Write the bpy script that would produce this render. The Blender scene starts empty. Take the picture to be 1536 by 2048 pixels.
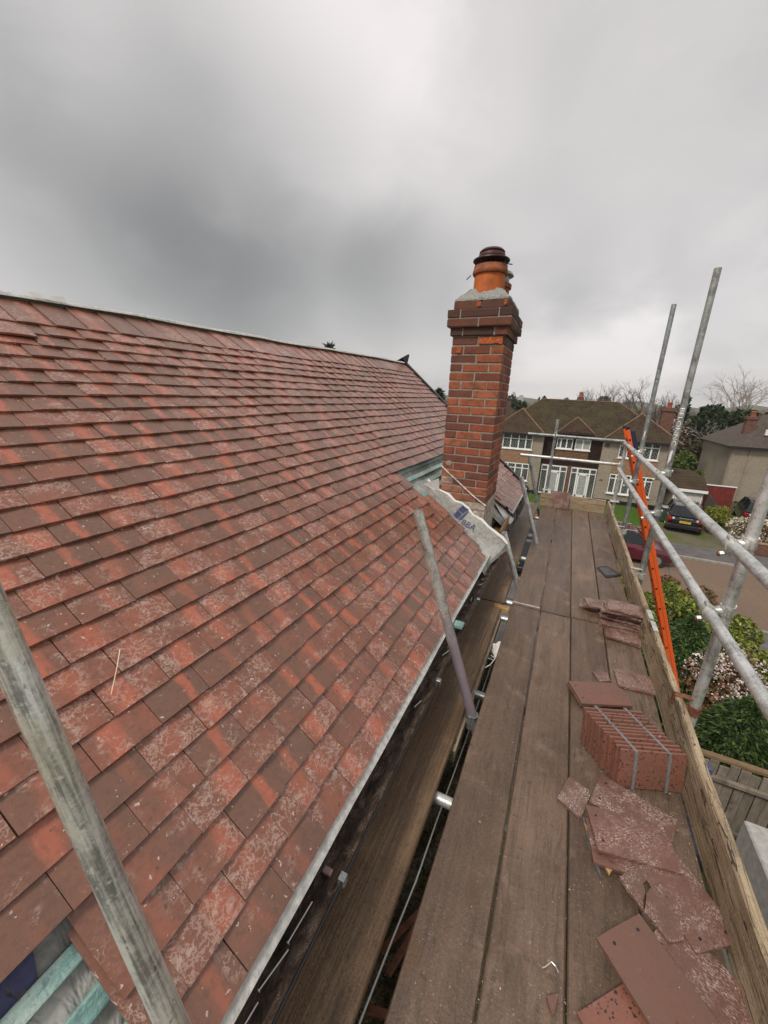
import bpy, math, random
import numpy as np
from mathutils import Vector, Matrix
random.seed(7); rng = np.random.default_rng(7)
R = math.radians
scene = bpy.context.scene
COL = scene.collection
G = -5.6                                   # street level; z = 0 is the top of the scaffold deck

# ------------------------------------------------------------------ camera
YAW, PITCH, ROLL = .4318, .2922, .0396
_f = Vector((-math.sin(YAW)*math.cos(PITCH), math.cos(YAW)*math.cos(PITCH), -math.sin(PITCH)))
_r = Vector((math.cos(YAW), math.sin(YAW), 0)); _u = _r.cross(_f)
_r2 = _r*math.cos(ROLL)+_u*math.sin(ROLL); _u2 = -_r*math.sin(ROLL)+_u*math.cos(ROLL)
CAM = Vector((0, 0, 1.65))
cd = bpy.data.cameras.new('camera'); cam = bpy.data.objects.new('camera', cd); COL.objects.link(cam)
cd.sensor_fit = 'VERTICAL'; cd.sensor_height = 36; cd.lens = 770/2048*36
cd.clip_start = .02; cd.clip_end = 9000
M = Matrix((( _r2.x, _u2.x, -_f.x, CAM.x), (_r2.y, _u2.y, -_f.y, CAM.y), (_r2.z, _u2.z, -_f.z, CAM.z), (0, 0, 0, 1)))
cam.matrix_world = M
scene.camera = cam

# ------------------------------------------------------------------ sky, sun, exposure
SUN_EL, SUN_AZ = 52, 200                   # azimuth clockwise from +Y: high, behind and left of the viewer
world = bpy.data.worlds.new('World'); scene.world = world; world.use_nodes = True
wt = world.node_tree; wt.nodes.clear()
def wn(t, **kw):
    n = wt.nodes.new(t)
    for k, v in kw.items():
        if hasattr(n, k) and k not in n.inputs: setattr(n, k, v)
        else: n.inputs[k].default_value = v
    return n
def wl(a, b): wt.links.new(a, b)
def wmath(op, a, b=None):
    n = wt.nodes.new('ShaderNodeMath'); n.operation = op
    for i, q in enumerate((a, b)):
        if q is None: continue
        if hasattr(q, 'links'): wl(q, n.inputs[i])
        else: n.inputs[i].default_value = q
    return n.outputs[0]
tc = wn('ShaderNodeTexCoord'); dirn = tc.outputs['Generated']
sep = wn('ShaderNodeSeparateXYZ'); wl(dirn, sep.inputs[0])
dz = wmath('ADD', wmath('MAXIMUM', sep.outputs[2], 0.0), .35)
comb = wn('ShaderNodeCombineXYZ')
wl(wmath('DIVIDE', sep.outputs[0], dz), comb.inputs[0]); wl(wmath('DIVIDE', sep.outputs[1], dz), comb.inputs[1])
n1 = wn('ShaderNodeTexNoise', Scale=1.15, Detail=5.0, Roughness=.42, Distortion=.25); wl(comb.outputs[0], n1.inputs['Vector'])
n2 = wn('ShaderNodeTexNoise', Scale=3.0, Detail=6.0, Roughness=.55, Distortion=.5); wl(comb.outputs[0], n2.inputs['Vector'])
val = wmath('ADD', wmath('MULTIPLY', wmath('SUBTRACT', n1.outputs[0], .5), .16), .665)
val = wmath('ADD', val, wmath('MULTIPLY', wmath('SUBTRACT', n2.outputs[0], .5), .27))
def blob(px, py, rad, amt):                # a soft cloud mass in the direction of the photograph's sky
    global val
    d = (_f + _r2*((px-768)/770) + _u2*((1024-py)/770)).normalized()
    vd = wn('ShaderNodeVectorMath', operation='DOT_PRODUCT'); wl(dirn, vd.inputs[0]); vd.inputs[1].default_value = d
    c = math.cos(R(rad)); dd = wmath('ADD', vd.outputs['Value'], wmath('MULTIPLY', wmath('SUBTRACT', n2.outputs[0], .5), .8*(1-c)))
    mr = wn('ShaderNodeMapRange', interpolation_type='SMOOTHERSTEP'); wl(dd, mr.inputs[0])
    mr.inputs[1].default_value = c; mr.inputs[2].default_value = 1
    val = wmath('ADD', val, wmath('MULTIPLY', mr.outputs[0], amt))
for a in ((560, 480, 22, -.185), (270, 330, 27, -.17), (60, 120, 20, -.09), (800, 570, 11, -.11), (330, 600, 18, -.06),      # the rain cloud
          (480, -20, 24, .16), (690, 150, 15, .09), (-60, 520, 12, .05), (1120, 300, 22, .05), (1150, 800, 15, .27), (1420, 740, 16, .08),           # thinner, brighter cloud
          (1340, 90, 16, -.07), (1030, 560, 14, -.09), (1240, 620, 13, -.05), (700, 660, 6, .04)): blob(*a)
val = wmath('MINIMUM', wmath('MAXIMUM', val, .24), .90)
ramp = wn('ShaderNodeValToRGB'); wl(val, ramp.inputs[0])
ramp.color_ramp.elements[0].position = .1; ramp.color_ramp.elements[0].color = (.10, .10, .10, 1)
ramp.color_ramp.elements[1].position = .90; ramp.color_ramp.elements[1].color = (.93, .88, .865, 1)
e = ramp.color_ramp.elements.new(.45); e.color = (.455, .447, .436, 1)
sky = wn('ShaderNodeTexSky'); sky.sky_type = 'NISHITA'; sky.sun_disc = False
sky.sun_elevation = R(SUN_EL); sky.sun_rotation = R(SUN_AZ)
bg1 = wn('ShaderNodeBackground', Strength=.595); wl(ramp.outputs[0], bg1.inputs[0])
bg2 = wn('ShaderNodeBackground', Strength=.08); wl(sky.outputs[0], bg2.inputs[0])
mixs = wn('ShaderNodeMixShader', Fac=.06); wl(bg1.outputs[0], mixs.inputs[1]); wl(bg2.outputs[0], mixs.inputs[2])
wo = wn('ShaderNodeOutputWorld'); wl(mixs.outputs[0], wo.inputs[0])
sd = bpy.data.lights.new('sun', 'SUN'); sun = bpy.data.objects.new('sun', sd); COL.objects.link(sun)
sd.energy = 1.5; sd.angle = R(14); sd.color = (1, .93, .84)
sun.rotation_euler = (R(90-SUN_EL), 0, R(180-SUN_AZ)); sun.location = (0, -5, 20)
vs = scene.view_settings; vs.view_transform = 'Standard'; vs.look = 'None'; vs.gamma = 1; vs.exposure = 0.78
scene.render.engine = 'CYCLES'
cy = scene.cycles; cy.max_bounces = 5; cy.diffuse_bounces = 3; cy.glossy_bounces = 2; cy.transmission_bounces = 2; cy.volume_bounces = 0; cy.transparent_max_bounces = 4

# ------------------------------------------------------------------ node helpers
class NT:
    def __init__(s, name):
        s.m = bpy.data.materials.new(name); s.m.use_nodes = True
        s.t = s.m.node_tree; s.b = s.t.nodes['Principled BSDF']
        s.tc = s.t.nodes.new('ShaderNodeTexCoord'); s.oi = None; s.geo = None
    def link(s, a, b): s.t.links.new(a, b)
    def put(s, sock, v):
        if hasattr(v, 'is_linked'): s.link(v, sock)
        elif isinstance(v, (tuple, list)) and len(v) == 3 and sock.type == 'RGBA': sock.default_value = (*v, 1)
        else: sock.default_value = v
    def obj(s): return s.tc.outputs['Object']
    def uv(s): return s.tc.outputs['UV']
    def gen(s): return s.tc.outputs['Generated']
    def info(s, k='Random'):
        if not s.oi: s.oi = s.t.nodes.new('ShaderNodeObjectInfo')
        return s.oi.outputs[k]
    def geom(s, k):
        if not s.geo: s.geo = s.t.nodes.new('ShaderNodeNewGeometry')
        return s.geo.outputs[k]
    def map(s, v, scale=(1, 1, 1), loc=(0, 0, 0), rot=(0, 0, 0)):
        n = s.t.nodes.new('ShaderNodeMapping'); s.link(v, n.inputs[0])
        for i, q in ((1, loc), (2, rot), (3, scale)): s.put(n.inputs[i], q)
        return n.outputs[0]
    def vadd(s, a, b):
        n = s.t.nodes.new('ShaderNodeVectorMath'); n.operation = 'ADD'; s.put(n.inputs[0], a); s.put(n.inputs[1], b); return n.outputs[0]
    def vscale(s, a, k):
        n = s.t.nodes.new('ShaderNodeVectorMath'); n.operation = 'SCALE'; s.put(n.inputs[0], a); s.put(n.inputs[3], k); return n.outputs[0]
    def noise(s, v, sc=5, det=4, ro=.55, dist=0, out=0):
        n = s.t.nodes.new('ShaderNodeTexNoise'); s.link(v, n.inputs['Vector'])
        n.inputs['Scale'].default_value = sc; n.inputs['Detail'].default_value = det
        n.inputs['Roughness'].default_value = ro; n.inputs['Distortion'].default_value = dist
        return n.outputs[out]
    def vor(s, v, sc=5, feat='F1', out='Distance', rnd=1):
        n = s.t.nodes.new('ShaderNodeTexVoronoi'); n.feature = feat; s.link(v, n.inputs['Vector'])
        n.inputs['Scale'].default_value = sc; n.inputs['Randomness'].default_value = rnd
        return n.outputs[out]
    def white(s, v):
        n = s.t.nodes.new('ShaderNodeTexWhiteNoise'); n.noise_dimensions = '1D'; s.put(n.inputs['W'], v); return n
    def math(s, op, a, b=None, c=None, clamp=False):
        n = s.t.nodes.new('ShaderNodeMath'); n.operation = op; n.use_clamp = clamp
        for i, q in enumerate((a, b, c)):
            if q is not None: s.put(n.inputs[i], q)
        return n.outputs[0]
    def step(s, v, lo, hi, a=0., b=1.):
        n = s.t.nodes.new('ShaderNodeMapRange'); n.interpolation_type = 'SMOOTHSTEP'
        for i, q in enumerate((v, lo, hi, a, b)): s.put(n.inputs[i], q)
        return n.outputs[0]
    def ramp(s, v, stops):
        n = s.t.nodes.new('ShaderNodeValToRGB'); s.link(v, n.inputs[0]); cr = n.color_ramp
        while len(cr.elements) < len(stops): cr.elements.new(.5)
        for el, (p, c) in zip(cr.elements, stops): el.position = p; el.color = (*c, 1)
        return n.outputs[0]
    def mix(s, f, a, b, bt='MIX'):
        n = s.t.nodes.new('ShaderNodeMix'); n.data_type = 'RGBA'; n.blend_type = bt
        s.put(n.inputs[0], f); s.put(n.inputs[6], a); s.put(n.inputs[7], b); return n.outputs[2]
    def sepx(s, v):
        n = s.t.nodes.new('ShaderNodeSeparateXYZ'); s.link(v, n.inputs[0]); return n.outputs
    def bump(s, h, st=.3, d=.01):
        n = s.t.nodes.new('ShaderNodeBump'); s.link(h, n.inputs['Height']); n.inputs['Strength'].default_value = st; n.inputs['Distance'].default_value = d
        s.link(n.outputs[0], s.b.inputs['Normal'])
    def done(s, col=None, rough=None, metal=None, spec=None, **kw):
        for k, v in (('Base Color', col), ('Roughness', rough), ('Metallic', metal), ('Specular IOR Level', spec)):
            if v is not None: s.put(s.b.inputs[k], v)
        for k, v in kw.items(): s.put(s.b.inputs[k.replace('_', ' ')], v)
        return s.m

def rndoff(s, k=37.):                      # a random offset per object
    n = s.white(s.info()); return s.vscale(n.outputs['Color'], k)
def simple(name, col, rough=.6, metal=0, var=.25, sc=8, bump=0., spec=.5, det=5):
    s = NT(name); v = s.vadd(s.obj(), rndoff(s, 5)); f = s.noise(v, sc, det)
    d = tuple(c*(1-var) for c in col); b = tuple(min(1, c*(1+var)) for c in col)
    if bump: s.bump(s.noise(v, sc*4, 4), bump, .01)
    return s.done(s.ramp(f, [(.3, d), (.7, b)]), rough, metal, spec)

# ------------------------------------------------------------------ materials
def clay_tile(name, kind):
    s = NT(name)
    w = s.white(s.math('ADD', s.geom('Random Per Island'), s.math('MULTIPLY', s.info(), 7.3)))
    r = s.sepx(w.outputs['Color']); r1, r2, r3 = r[0], r[1], r[2]; r4 = w.outputs['Value']
    uv = s.vadd(s.uv(), s.vscale(w.outputs['Color'], 23.)); u = s.sepx(s.uv())[0]
    big = s.noise(uv, 9, 3); fine = s.noise(uv, 70, 4, .6)
    brown = s.mix(r4, (.170, .086, .057), (.196, .087, .055)); red = s.mix(r2, (.262, .092, .056), (.215, .088, .056))
    base = s.mix(s.step(s.math('ADD', big, s.math('MULTIPLY', r1, .45)), .50, .95), brown, red)
    # broad flame-coloured band running up the tile, ragged at its sides
    c = s.math('MULTIPLY_ADD', r2, .09, .035); wob = s.math('ADD', s.math('MULTIPLY', s.math('SUBTRACT', s.noise(uv, 12, 3), .5), .06), s.math('MULTIPLY', s.math('SUBTRACT', s.noise(s.map(uv, (90, 12, 1)), 1, 4, .6), .5), .05))
    dist = s.math('ABSOLUTE', s.math('ADD', s.math('SUBTRACT', u, c), wob))
    wd = s.math('MULTIPLY_ADD', r4, .030, .022)
    stripe = s.math('MULTIPLY', s.step(dist, wd, s.math('MULTIPLY', wd, .15)), s.step(r3, .10, .90, .10, .85))
    if kind in ('bundle', 'clean', 'dusty'): stripe = s.math('MULTIPLY', stripe, .2)
    base = s.mix(stripe, base, s.mix(s.noise(uv, 35, 4, .65), (.38, .092, .050), (.52, .160, .088)))
    base = s.mix(s.step(fine, .46, .68, 0, .45), base, s.mix(.6, base, (.055, .036, .029)))
    # pale bloom: broken lace with brown islands left in it
    wp = s.vadd(uv, s.vscale(s.noise(uv, 34, 2, out=1), .022))
    amt = {'roof': s.math('MULTIPLY_ADD', r1, .26, -.13), 'dusty': -.06, 'clean': -.24, 'bundle': -.10}[kind]
    lace = s.step(s.math('ABSOLUTE', s.math('SUBTRACT', s.noise(wp, 44, 3, .55), .5)), .060, .012)
    patch = s.step(s.noise(wp, 40, 4, .7), .54, .64)
    area = s.step(s.math('ADD', s.noise(uv, 12, 4, .6), amt), .47, .64)
    bloom = s.math('MULTIPLY', area, s.math('MAXIMUM', s.math('MULTIPLY', lace, .65), patch))
    bloom = s.math('MULTIPLY', bloom, s.step(s.vor(wp, 95), .20, .34, .12, 1.))
    if kind == 'dusty':
        sc = s.noise(s.map(uv, (330, 120, 1), (0, 0, 0), (0, 0, .6)), 1, 3, .6); sc2 = s.noise(uv, 170, 3, .6)
        ar = s.step(s.math('ADD', s.noise(uv, 11, 3), s.math('MULTIPLY', s.noise(uv, 40, 3), .25)), .52, .74)
        bloom = s.math('MAXIMUM', s.math('MULTIPLY', bloom, .55), s.math('MULTIPLY', s.math('MAXIMUM', s.step(sc, .52, .60), s.step(sc2, .58, .64)), s.math('MULTIPLY_ADD', ar, .9, .08)))
        base = s.mix(.65, base, (.125, .070, .056))
    pale = (.45, .33, .275) if kind == 'roof' else (.52, .41, .37)
    base = s.mix(s.math('MULTIPLY', bloom, .82), base, pale)
    if kind == 'clean': base = s.mix(.65, base, (.150, .080, .060))
    if kind == 'bundle':
        base = s.mix(.55, base, (.215, .098, .074)); base = s.mix(s.step(s.noise(uv, 95, 2, .5), .61, .66), base, (.030, .022, .020))
    base = s.mix(s.step(s.noise(uv, 60, 3, .6), .66 if kind == 'roof' else .71, .72 if kind == 'roof' else .76), base, (.56, .44, .385))
    base = s.mix(s.step(s.noise(uv, 42, 3, .6), .66, .74, 0, .8), base, (.060, .045, .037))
    h = s.math('ADD', s.math('MULTIPLY', fine, .6), s.math('MULTIPLY', s.noise(uv, 240, 3), .5))
    s.bump(h, .35, .004)
    rough = s.math('MULTIPLY_ADD', s.noise(uv, 16, 3), .34, .16)
    return s.done(base, rough, 0, .5, Coat_Weight=.22 if kind == 'roof' else .1, Coat_Roughness=.28)
TILE = clay_tile('roof_clay_tile', 'roof'); TDUST = clay_tile('dusty_clay_tile', 'dusty'); TCLEAN = clay_tile('clean_clay_tile', 'clean'); TBUND = clay_tile('new_clay_tile', 'bundle')

def plank(name, dark, mid, light, specks=.5, grain=1., wet=.5, axis=1, cracks=0.):
    s = NT(name); v = s.vadd(s.obj(), rndoff(s, 9))
    sc = [70, 70, 70]; sc[axis] = 2.2
    g = s.noise(s.map(v, tuple(sc)), 1, 6, .6, .4); sc2 = [9, 9, 9]; sc2[axis] = 1.2
    big = s.noise(s.map(v, tuple(sc2)), 1, 4, .55, .6); st = s.noise(v, 3.2, 5, .6)
    f = s.math('ADD', s.math('MULTIPLY', g, .42*grain), s.math('ADD', s.math('MULTIPLY', big, .35), s.math('MULTIPLY', st, .33)))
    col = s.ramp(f, [(.36, dark), (.55, mid), (.74, light)])
    tone = s.math('MULTIPLY_ADD', s.info(), .36, .82); col = s.mix(1., col, s.vscale((1., .985, .96), tone), 'MULTIPLY')
    fib = s.noise(v, 130, 4, .75); scf = [420, 420, 420]; scf[axis] = 60; fb2 = s.noise(s.map(v, tuple(scf)), 1, 3, .7)
    col = s.mix(s.step(fib, .54, .70, 0, .50), col, light); col = s.mix(s.step(fib, .46, .32, 0, .60), col, tuple(c*.6 for c in dark)); col = s.mix(s.step(fb2, .52, .70, 0, .35), col, tuple(c*.7 for c in dark))
    col = s.mix(s.step(s.noise(v, 23, 4, .6), .60, .72, 0, .55), col, tuple(c*.55 for c in dark))
    sc4 = [5, 5, 5]; sc4[axis] = 1.6
    col = s.mix(s.step(s.noise(s.map(v, tuple(sc4)), 1, 6, .7, 1.), .50, .68, 0, .50), col, tuple(c*.62 for c in dark)); col = s.mix(s.step(s.noise(v, 6.5, 6, .7), .54, .70, 0, .45), col, light)
    if specks:
        sp = s.math('MULTIPLY', s.step(s.vor(v, 55), .13, .06), s.step(s.noise(v, 2.5, 3), .42, .62))
        col = s.mix(s.math('MULTIPLY', sp, specks), col, (.52, .47, .42))
        sp2 = s.math('MULTIPLY', s.step(s.noise(v, 75, 3, .6), .66, .72), s.step(s.noise(v, 2.1, 3), .48 if specks < 1 else .36, .60 if specks < 1 else .50))
        col = s.mix(s.math('MULTIPLY', sp2, specks), col, (.46, .36, .31))
    if cracks:
        sc3 = [26, 26, 26]; sc3[axis] = .9
        cr = s.noise(s.map(s.vadd(v, s.vscale(s.noise(v, 4, 3, out=1), .05)), tuple(sc3)), 1, 3, .5, 1.2)
        cm = s.step(s.math('ABSOLUTE', s.math('SUBTRACT', cr, .5)), .025, .004)
        col = s.mix(s.math('MULTIPLY', cm, cracks), col, (.025, .017, .01))
        kn = s.vor(s.map(v, tuple([4 if i != axis else 2.2 for i in range(3)])), 1)
        col = s.mix(s.step(kn, .16, .05, 0, .7), col, (.10, .055, .025))
    s.bump(s.math('ADD', g, s.math('MULTIPLY', fib, .9)), .7, .005)
    rough = s.math('MULTIPLY_ADD', st, .5, wet-.16)
    return s.done(col, rough, 0, .6)
DECK = plank('deck_board_wood', (.098, .061, .041), (.188, .125, .087), (.28, .20, .148), .5, .5, .34, 1, .3)
DECKD = plank('splashed_deck_wood', (.10, .066, .046), (.19, .132, .096), (.36, .285, .23), 1., .55, .36, 1, .45)
INNER = plank('wet_board_wood', (.060, .034, .018), (.135, .082, .044), (.26, .170, .095), .2, 1., .30)
TOE = plank('toe_board_wood', (.12, .080, .045), (.27, .195, .118), (.52, .425, .29), .45, 1.2, .55, 1, .9)
TOEX = plank('end_board_wood', (.13, .095, .05), (.27, .20, .12), (.42, .34, .23), .2, 1.2, .55, 0, .8)
TEAL = plank('treated_batten_wood', (.09, .20, .20), (.22, .42, .40), (.52, .62, .56), 0, 1.3, .6)
FENCEW = plank('weathered_fence_wood', (.09, .075, .058), (.17, .145, .115), (.27, .235, .19), 0, 1.2, .7, 2)
FENCEC = plank('brown_fence_wood', (.10, .06, .03), (.19, .12, .06), (.28, .19, .11), 0, 1.2, .7, 0); RAWW = plank('split_pine_wood', (.16, .075, .02), (.36, .20, .07), (.6, .42, .2), 0, 1., .6)

def tube_mat(name, tint=(.58, .59, .57), paint=None, moss=0., streak=.24):
    s = NT(name); v = s.vadd(s.obj(), rndoff(s, 11))
    b = s.noise(v, 14, 6, .62); f = s.noise(v, 120, 4, .65); st = s.noise(s.map(v, (75, 75, 3.5)), 1, 6, .65, .3)
    d = tuple(c*.52 for c in tint); l = tuple(min(.78, c*1.5) for c in tint)
    col = s.ramp(s.math('ADD', s.math('MULTIPLY', b, .5), s.math('ADD', s.math('MULTIPLY', f, .28), s.math('MULTIPLY_ADD', st, streak, .12-streak*.5))), [(.40, d), (.5, tint), (.62, l)])
    col = s.mix(s.step(s.noise(v, 48, 5, .65), .58, .66, 0, .7), col, (.80, .80, .76))
    col = s.mix(s.step(s.noise(v, 60, 5, .65), .60, .68, 0, .65), col, (.16, .15, .13)); col = s.mix(s.step(s.noise(v, 22, 5, .6), .66, .74, 0, .7), col, (.12, .10, .08))
    if moss:
        col = s.mix(s.math('MULTIPLY', s.step(s.noise(v, 7, 5, .65), .48, .60), moss), col, (.46, .43, .25))
    if paint:
        colr, z0, z1 = paint
        z = s.sepx(s.obj())[2]
        col = s.mix(s.math('MULTIPLY', s.step(s.math('ADD', z, s.math('MULTIPLY', s.math('SUBTRACT', b, .5), .5)), z1, z0), s.step(f, .25, .5, .55, .9)), col, colr)
    s.bump(s.math('ADD', f, b), .25, .003)
    return s.done(col, s.math('MULTIPLY_ADD', b, .35, .26), .62, .5)
GALV = tube_mat('galvanised_tube'); GALVW = tube_mat('weathered_tube', (.30, .31, .30), None, .12); GALVD = tube_mat('dull_tube', (.25, .27, .27)); GALVT = tube_mat('streaky_weathered_tube', (.50, .50, .46), None, .30, 1.15)
PURP = tube_mat('part_painted_tube', (.46, .46, .42), ((.38, .31, .37), .70, 1.10))
CLAMP = tube_mat('coupler_steel', (.52, .52, .49)); RUST = simple('rusty_steel', (.20, .075, .04), .8, .2, .5, 40)

s = NT('chimney_brick')
v = s.vadd(s.obj(), rndoff(s, 9)); c = s.info('Color'); a = s.noise(v, 14, 5, .65); fz = s.noise(v, 90, 4, .6)
col = s.mix(s.step(a, .42, .66, 0, .85), c, s.mix(.7, c, (.075, .045, .034)))
col = s.mix(s.step(fz, .62, .72, 0, .5), col, (.42, .20, .11)); col = s.mix(s.step(s.noise(v, 40, 3), .66, .74, 0, .6), col, (.035, .028, .024))
s.bump(s.math('ADD', a, fz), .6, .006); BRICK = s.done(col, .82, 0, .3)
MORTAR = simple('grey_mortar', (.29, .26, .22), .95, 0, .3, 60, .6, .2)
FLAUNCH = simple('fresh_cement', (.36, .36, .335), .95, 0, .42, 75, 1., .2)
POT = simple('terracotta', (.42, .105, .022), .7, 0, .28, 14, .2, .4)
POTF = simple('weathered_terracotta', (.28, .085, .04), .8); POTRIM = simple('sooty_terracotta', (.26, .085, .035), .75, 0, .45, 18, .2, .4)
COWL = simple('brown_painted_steel', (.030, .014, .013), .45, .3, .5, 20); COWLR = simple('maroon_painted_steel', (.10, .028, .022), .5, .2, .4, 25)
s = NT('grey_underlay'); v = s.obj()
fo = s.noise(s.map(v, (3, 9, 3)), 1, 4, .5, 1.2); f2 = s.noise(v, 45, 4, .6); f3 = s.noise(v, 5, 4, .6)
col = s.ramp(s.math('ADD', s.math('MULTIPLY', f2, .4), s.math('MULTIPLY', f3, .6)), [(.35, (.15, .145, .13)), (.50, (.32, .315, .29)), (.66, (.45, .45, .42))])
s.bump(fo, .9, .05); FELT = s.done(col, .8, 0, .3)
FELTW = simple('white_membrane', (.72, .70, .67), .6, 0, .08, 12, .1)
PRINT = simple('dark_blue_print', (.055, .06, .135), .7, 0, .25, 60)
STRIP = simple('eaves_felt_strip', (.50, .50, .47), .7, 0, .28, 40, .4)
GUT = simple('black_gutter_plastic', (.012, .012, .013), .28, 0, .3, 20)
s = NT('gutter_silt'); v = s.map(s.obj(), (34, 13, 34)); f = s.noise(v, 1, 6, .65, .8); f2 = s.noise(s.obj(), 170, 4, .7)
col = s.ramp(f, [(.36, (.012, .008, .006)), (.52, (.060, .034, .020)), (.68, (.17, .125, .095))]); col = s.mix(s.step(f2, .6, .7, 0, .6), col, (.14, .08, .045))
s.bump(s.math('ADD', f, f2), .7, .01); SILT = s.done(col, s.step(f, .45, .6, .75, .18), 0, .5)
BLACKP = simple('black_plastic', (.014, .014, .016), .35, 0, .3, 15)
BLACKD = simple('dusty_black_rubber', (.075, .08, .085), .45, 0, .5, 22)
ORANGE = NT('orange_fibreglass'); v = ORANGE.obj(); q = ORANGE.noise(v, 22, 6, .7)
ORANGE = ORANGE.done(ORANGE.mix(ORANGE.step(q, .60, .70, 0, .9), (.70, .105, .012), (.05, .025, .02)), .55)
NAVY = simple('navy_label_plastic', (.018, .022, .05), .4, 0, .6, 25); ALU = simple('aluminium', (.55, .55, .54), .35, .9, .15, 20)
WHITE = simple('white_upvc', (.80, .80, .78), .4, 0, .05, 5); NAIL = simple('bright_nail', (.62, .61, .58), .35, .6, .1, 30)
STRAPM = simple('grey_pack_strap', (.20, .20, .205), .5, .2, .25, 40)
SLATE = simple('grey_slate', (.11, .115, .12), .6, 0, .35, 30, .3)

def render_mat(name, a, b, sc=55):
    s = NT(name); v = s.obj(); f = s.noise(v, sc, 4, .7); g = s.noise(v, .7, 4)
    col = s.mix(s.step(f, .35, .65), a, b); col = s.mix(s.step(g, .45, .75, 0, .35), col, tuple(x*.55 for x in a)); s.bump(f, .7, .03)
    return s.done(col, .95, 0, .15)
PEBB = render_mat('pebbledash', (.235, .195, .15), (.40, .345, .27), 22)
def courses(name, cols, scz, scx, mortar=None, rough=.9, moss=None, sl=1.):
    s = NT(name); v = s.obj(); x, y, z = s.sepx(v)[0:3]
    n = s.t.nodes.new('ShaderNodeTexBrick'); n.inputs['Scale'].default_value = 1
    cv = s.t.nodes.new('ShaderNodeCombineXYZ'); s.link(s.math('ADD', x, s.math('MULTIPLY', y, sl)), cv.inputs[0]); s.link(z, cv.inputs[1]); s.link(cv.outputs[0], n.inputs['Vector'])
    n.inputs['Brick Width'].default_value = scx; n.inputs['Row Height'].default_value = scz; n.inputs['Mortar Size'].default_value = .012 if mortar else .014
    s.put(n.inputs['Color1'], cols[0]); s.put(n.inputs['Color2'], cols[1]); s.put(n.inputs['Mortar'], mortar or cols[2])
    col = n.outputs['Color']; f = s.noise(v, 6, 5, .65); col = s.mix(s.step(f, .4, .75, 0, .7), col, cols[2])
    if moss: col = s.mix(s.math('MULTIPLY', s.step(s.noise(v, 1.3, 5, .65), .42, .62), s.step(s.noise(v, 11, 4, .6), .38, .6, .15, .9)), col, moss)
    s.bump(s.math('ADD', s.math('MULTIPLY', n.outputs['Fac'], -1.), s.math('MULTIPLY', f, .7)), .8, .04)
    return s.done(col, rough, 0, .2)
FARBRICK = courses('orange_facing_brick', ((.43, .205, .088), (.32, .145, .07), (.20, .105, .06)), .075, .225, (.33, .28, .22))
FARRED = courses('red_stack_brick', ((.22, .07, .045), (.15, .055, .038), (.07, .04, .03)), .075, .225, (.20, .16, .13))
HUNG = courses('dark_hanging_tile', ((.050, .024, .017), (.036, .018, .013), (.018, .010, .008)), .11, .165)
HUNGO = courses('tan_hanging_tile', ((.28, .15, .08), (.20, .105, .06), (.10, .06, .04)), .11, .165)
FARROOF = courses('mossy_far_roof_tile', ((.080, .056, .036), (.048, .034, .022), (.020, .014, .010)), .15, .20, None, .9, (.068, .062, .022), .0)
FARROOF2 = courses('brown_far_roof_tile', ((.090, .054, .036), (.058, .034, .024), (.024, .016, .012)), .15, .20, None, .9, (.065, .055, .025), .7)
HIPT = simple('pale_hip_tile', (.19, .115, .065), .9, 0, .4, 5)
GREYROOF = simple('dark_brown_far_roof', (.070, .054, .043), .85, 0, .35, 3)
s = NT('leaded_glass'); v = s.obj(); x, y, z = s.sepx(v)[0:3]
la = s.math('ABSOLUTE', s.math('SUBTRACT', s.math('FRACT', s.math('MULTIPLY', s.math('ADD', x, s.math('MULTIPLY', z, .75)), 5.2)), .5))
lb = s.math('ABSOLUTE', s.math('SUBTRACT', s.math('FRACT', s.math('MULTIPLY', s.math('SUBTRACT', x, s.math('MULTIPLY', z, .75)), 5.2)), .5))
ld = s.step(s.math('MINIMUM', la, lb), .09, .05)
cu = s.noise(s.map(v, (9, 1, .6)), 1, 3, .5); base = s.ramp(cu, [(.42, (.012, .014, .014)), (.6, (.06, .07, .065)), (.75, (.22, .24, .23))])
LEAD = s.done(s.mix(s.math('MULTIPLY', ld, .85), base, (.30, .31, .30)), .12, 0, .5)
GLASS = simple('dark_glass', (.012, .014, .016), .08, 0, .3, 3)
CURT = simple('net_curtain', (.33, .34, .33), .8, 0, .25, 9)

s = NT('road_asphalt'); v = s.obj(); f = s.noise(v, 30, 5, .7); g = s.noise(v, .35, 4, .6)
ROAD = s.done(s.mix(s.step(g, .35, .7, 0, .6), s.ramp(f, [(.38, (.115, .075, .05)), (.62, (.25, .175, .12))]), (.15, .105, .08)), .85, 0, .3)
PAVE = simple('grey_footway_asphalt', (.105, .098, .095), .85, 0, .28, 3.0, .2)
KERB = simple('kerb_concrete', (.27, .25, .22), .9, 0, .2, 6)
s = NT('mossy_driveway'); v = s.obj(); f = s.noise(v, .9, 5, .65); f2 = s.noise(v, 14, 5, .7)
DRIVE = s.done(s.mix(s.step(f, .40, .62), s.ramp(f2, [(.3, (.10, .085, .065)), (.7, (.17, .145, .11))]), s.ramp(f2, [(.3, (.055, .075, .016)), (.7, (.12, .14, .035))])), .9, 0, .2)
def grass_m(name, a, b): 
    s = NT(name); v = s.obj(); f = s.noise(v, 4, 6, .7); s.bump(s.noise(v, 40, 4, .7), .8, .05); return s.done(s.ramp(f, [(.35, a), (.65, b)]), .95, 0, .1)
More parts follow.
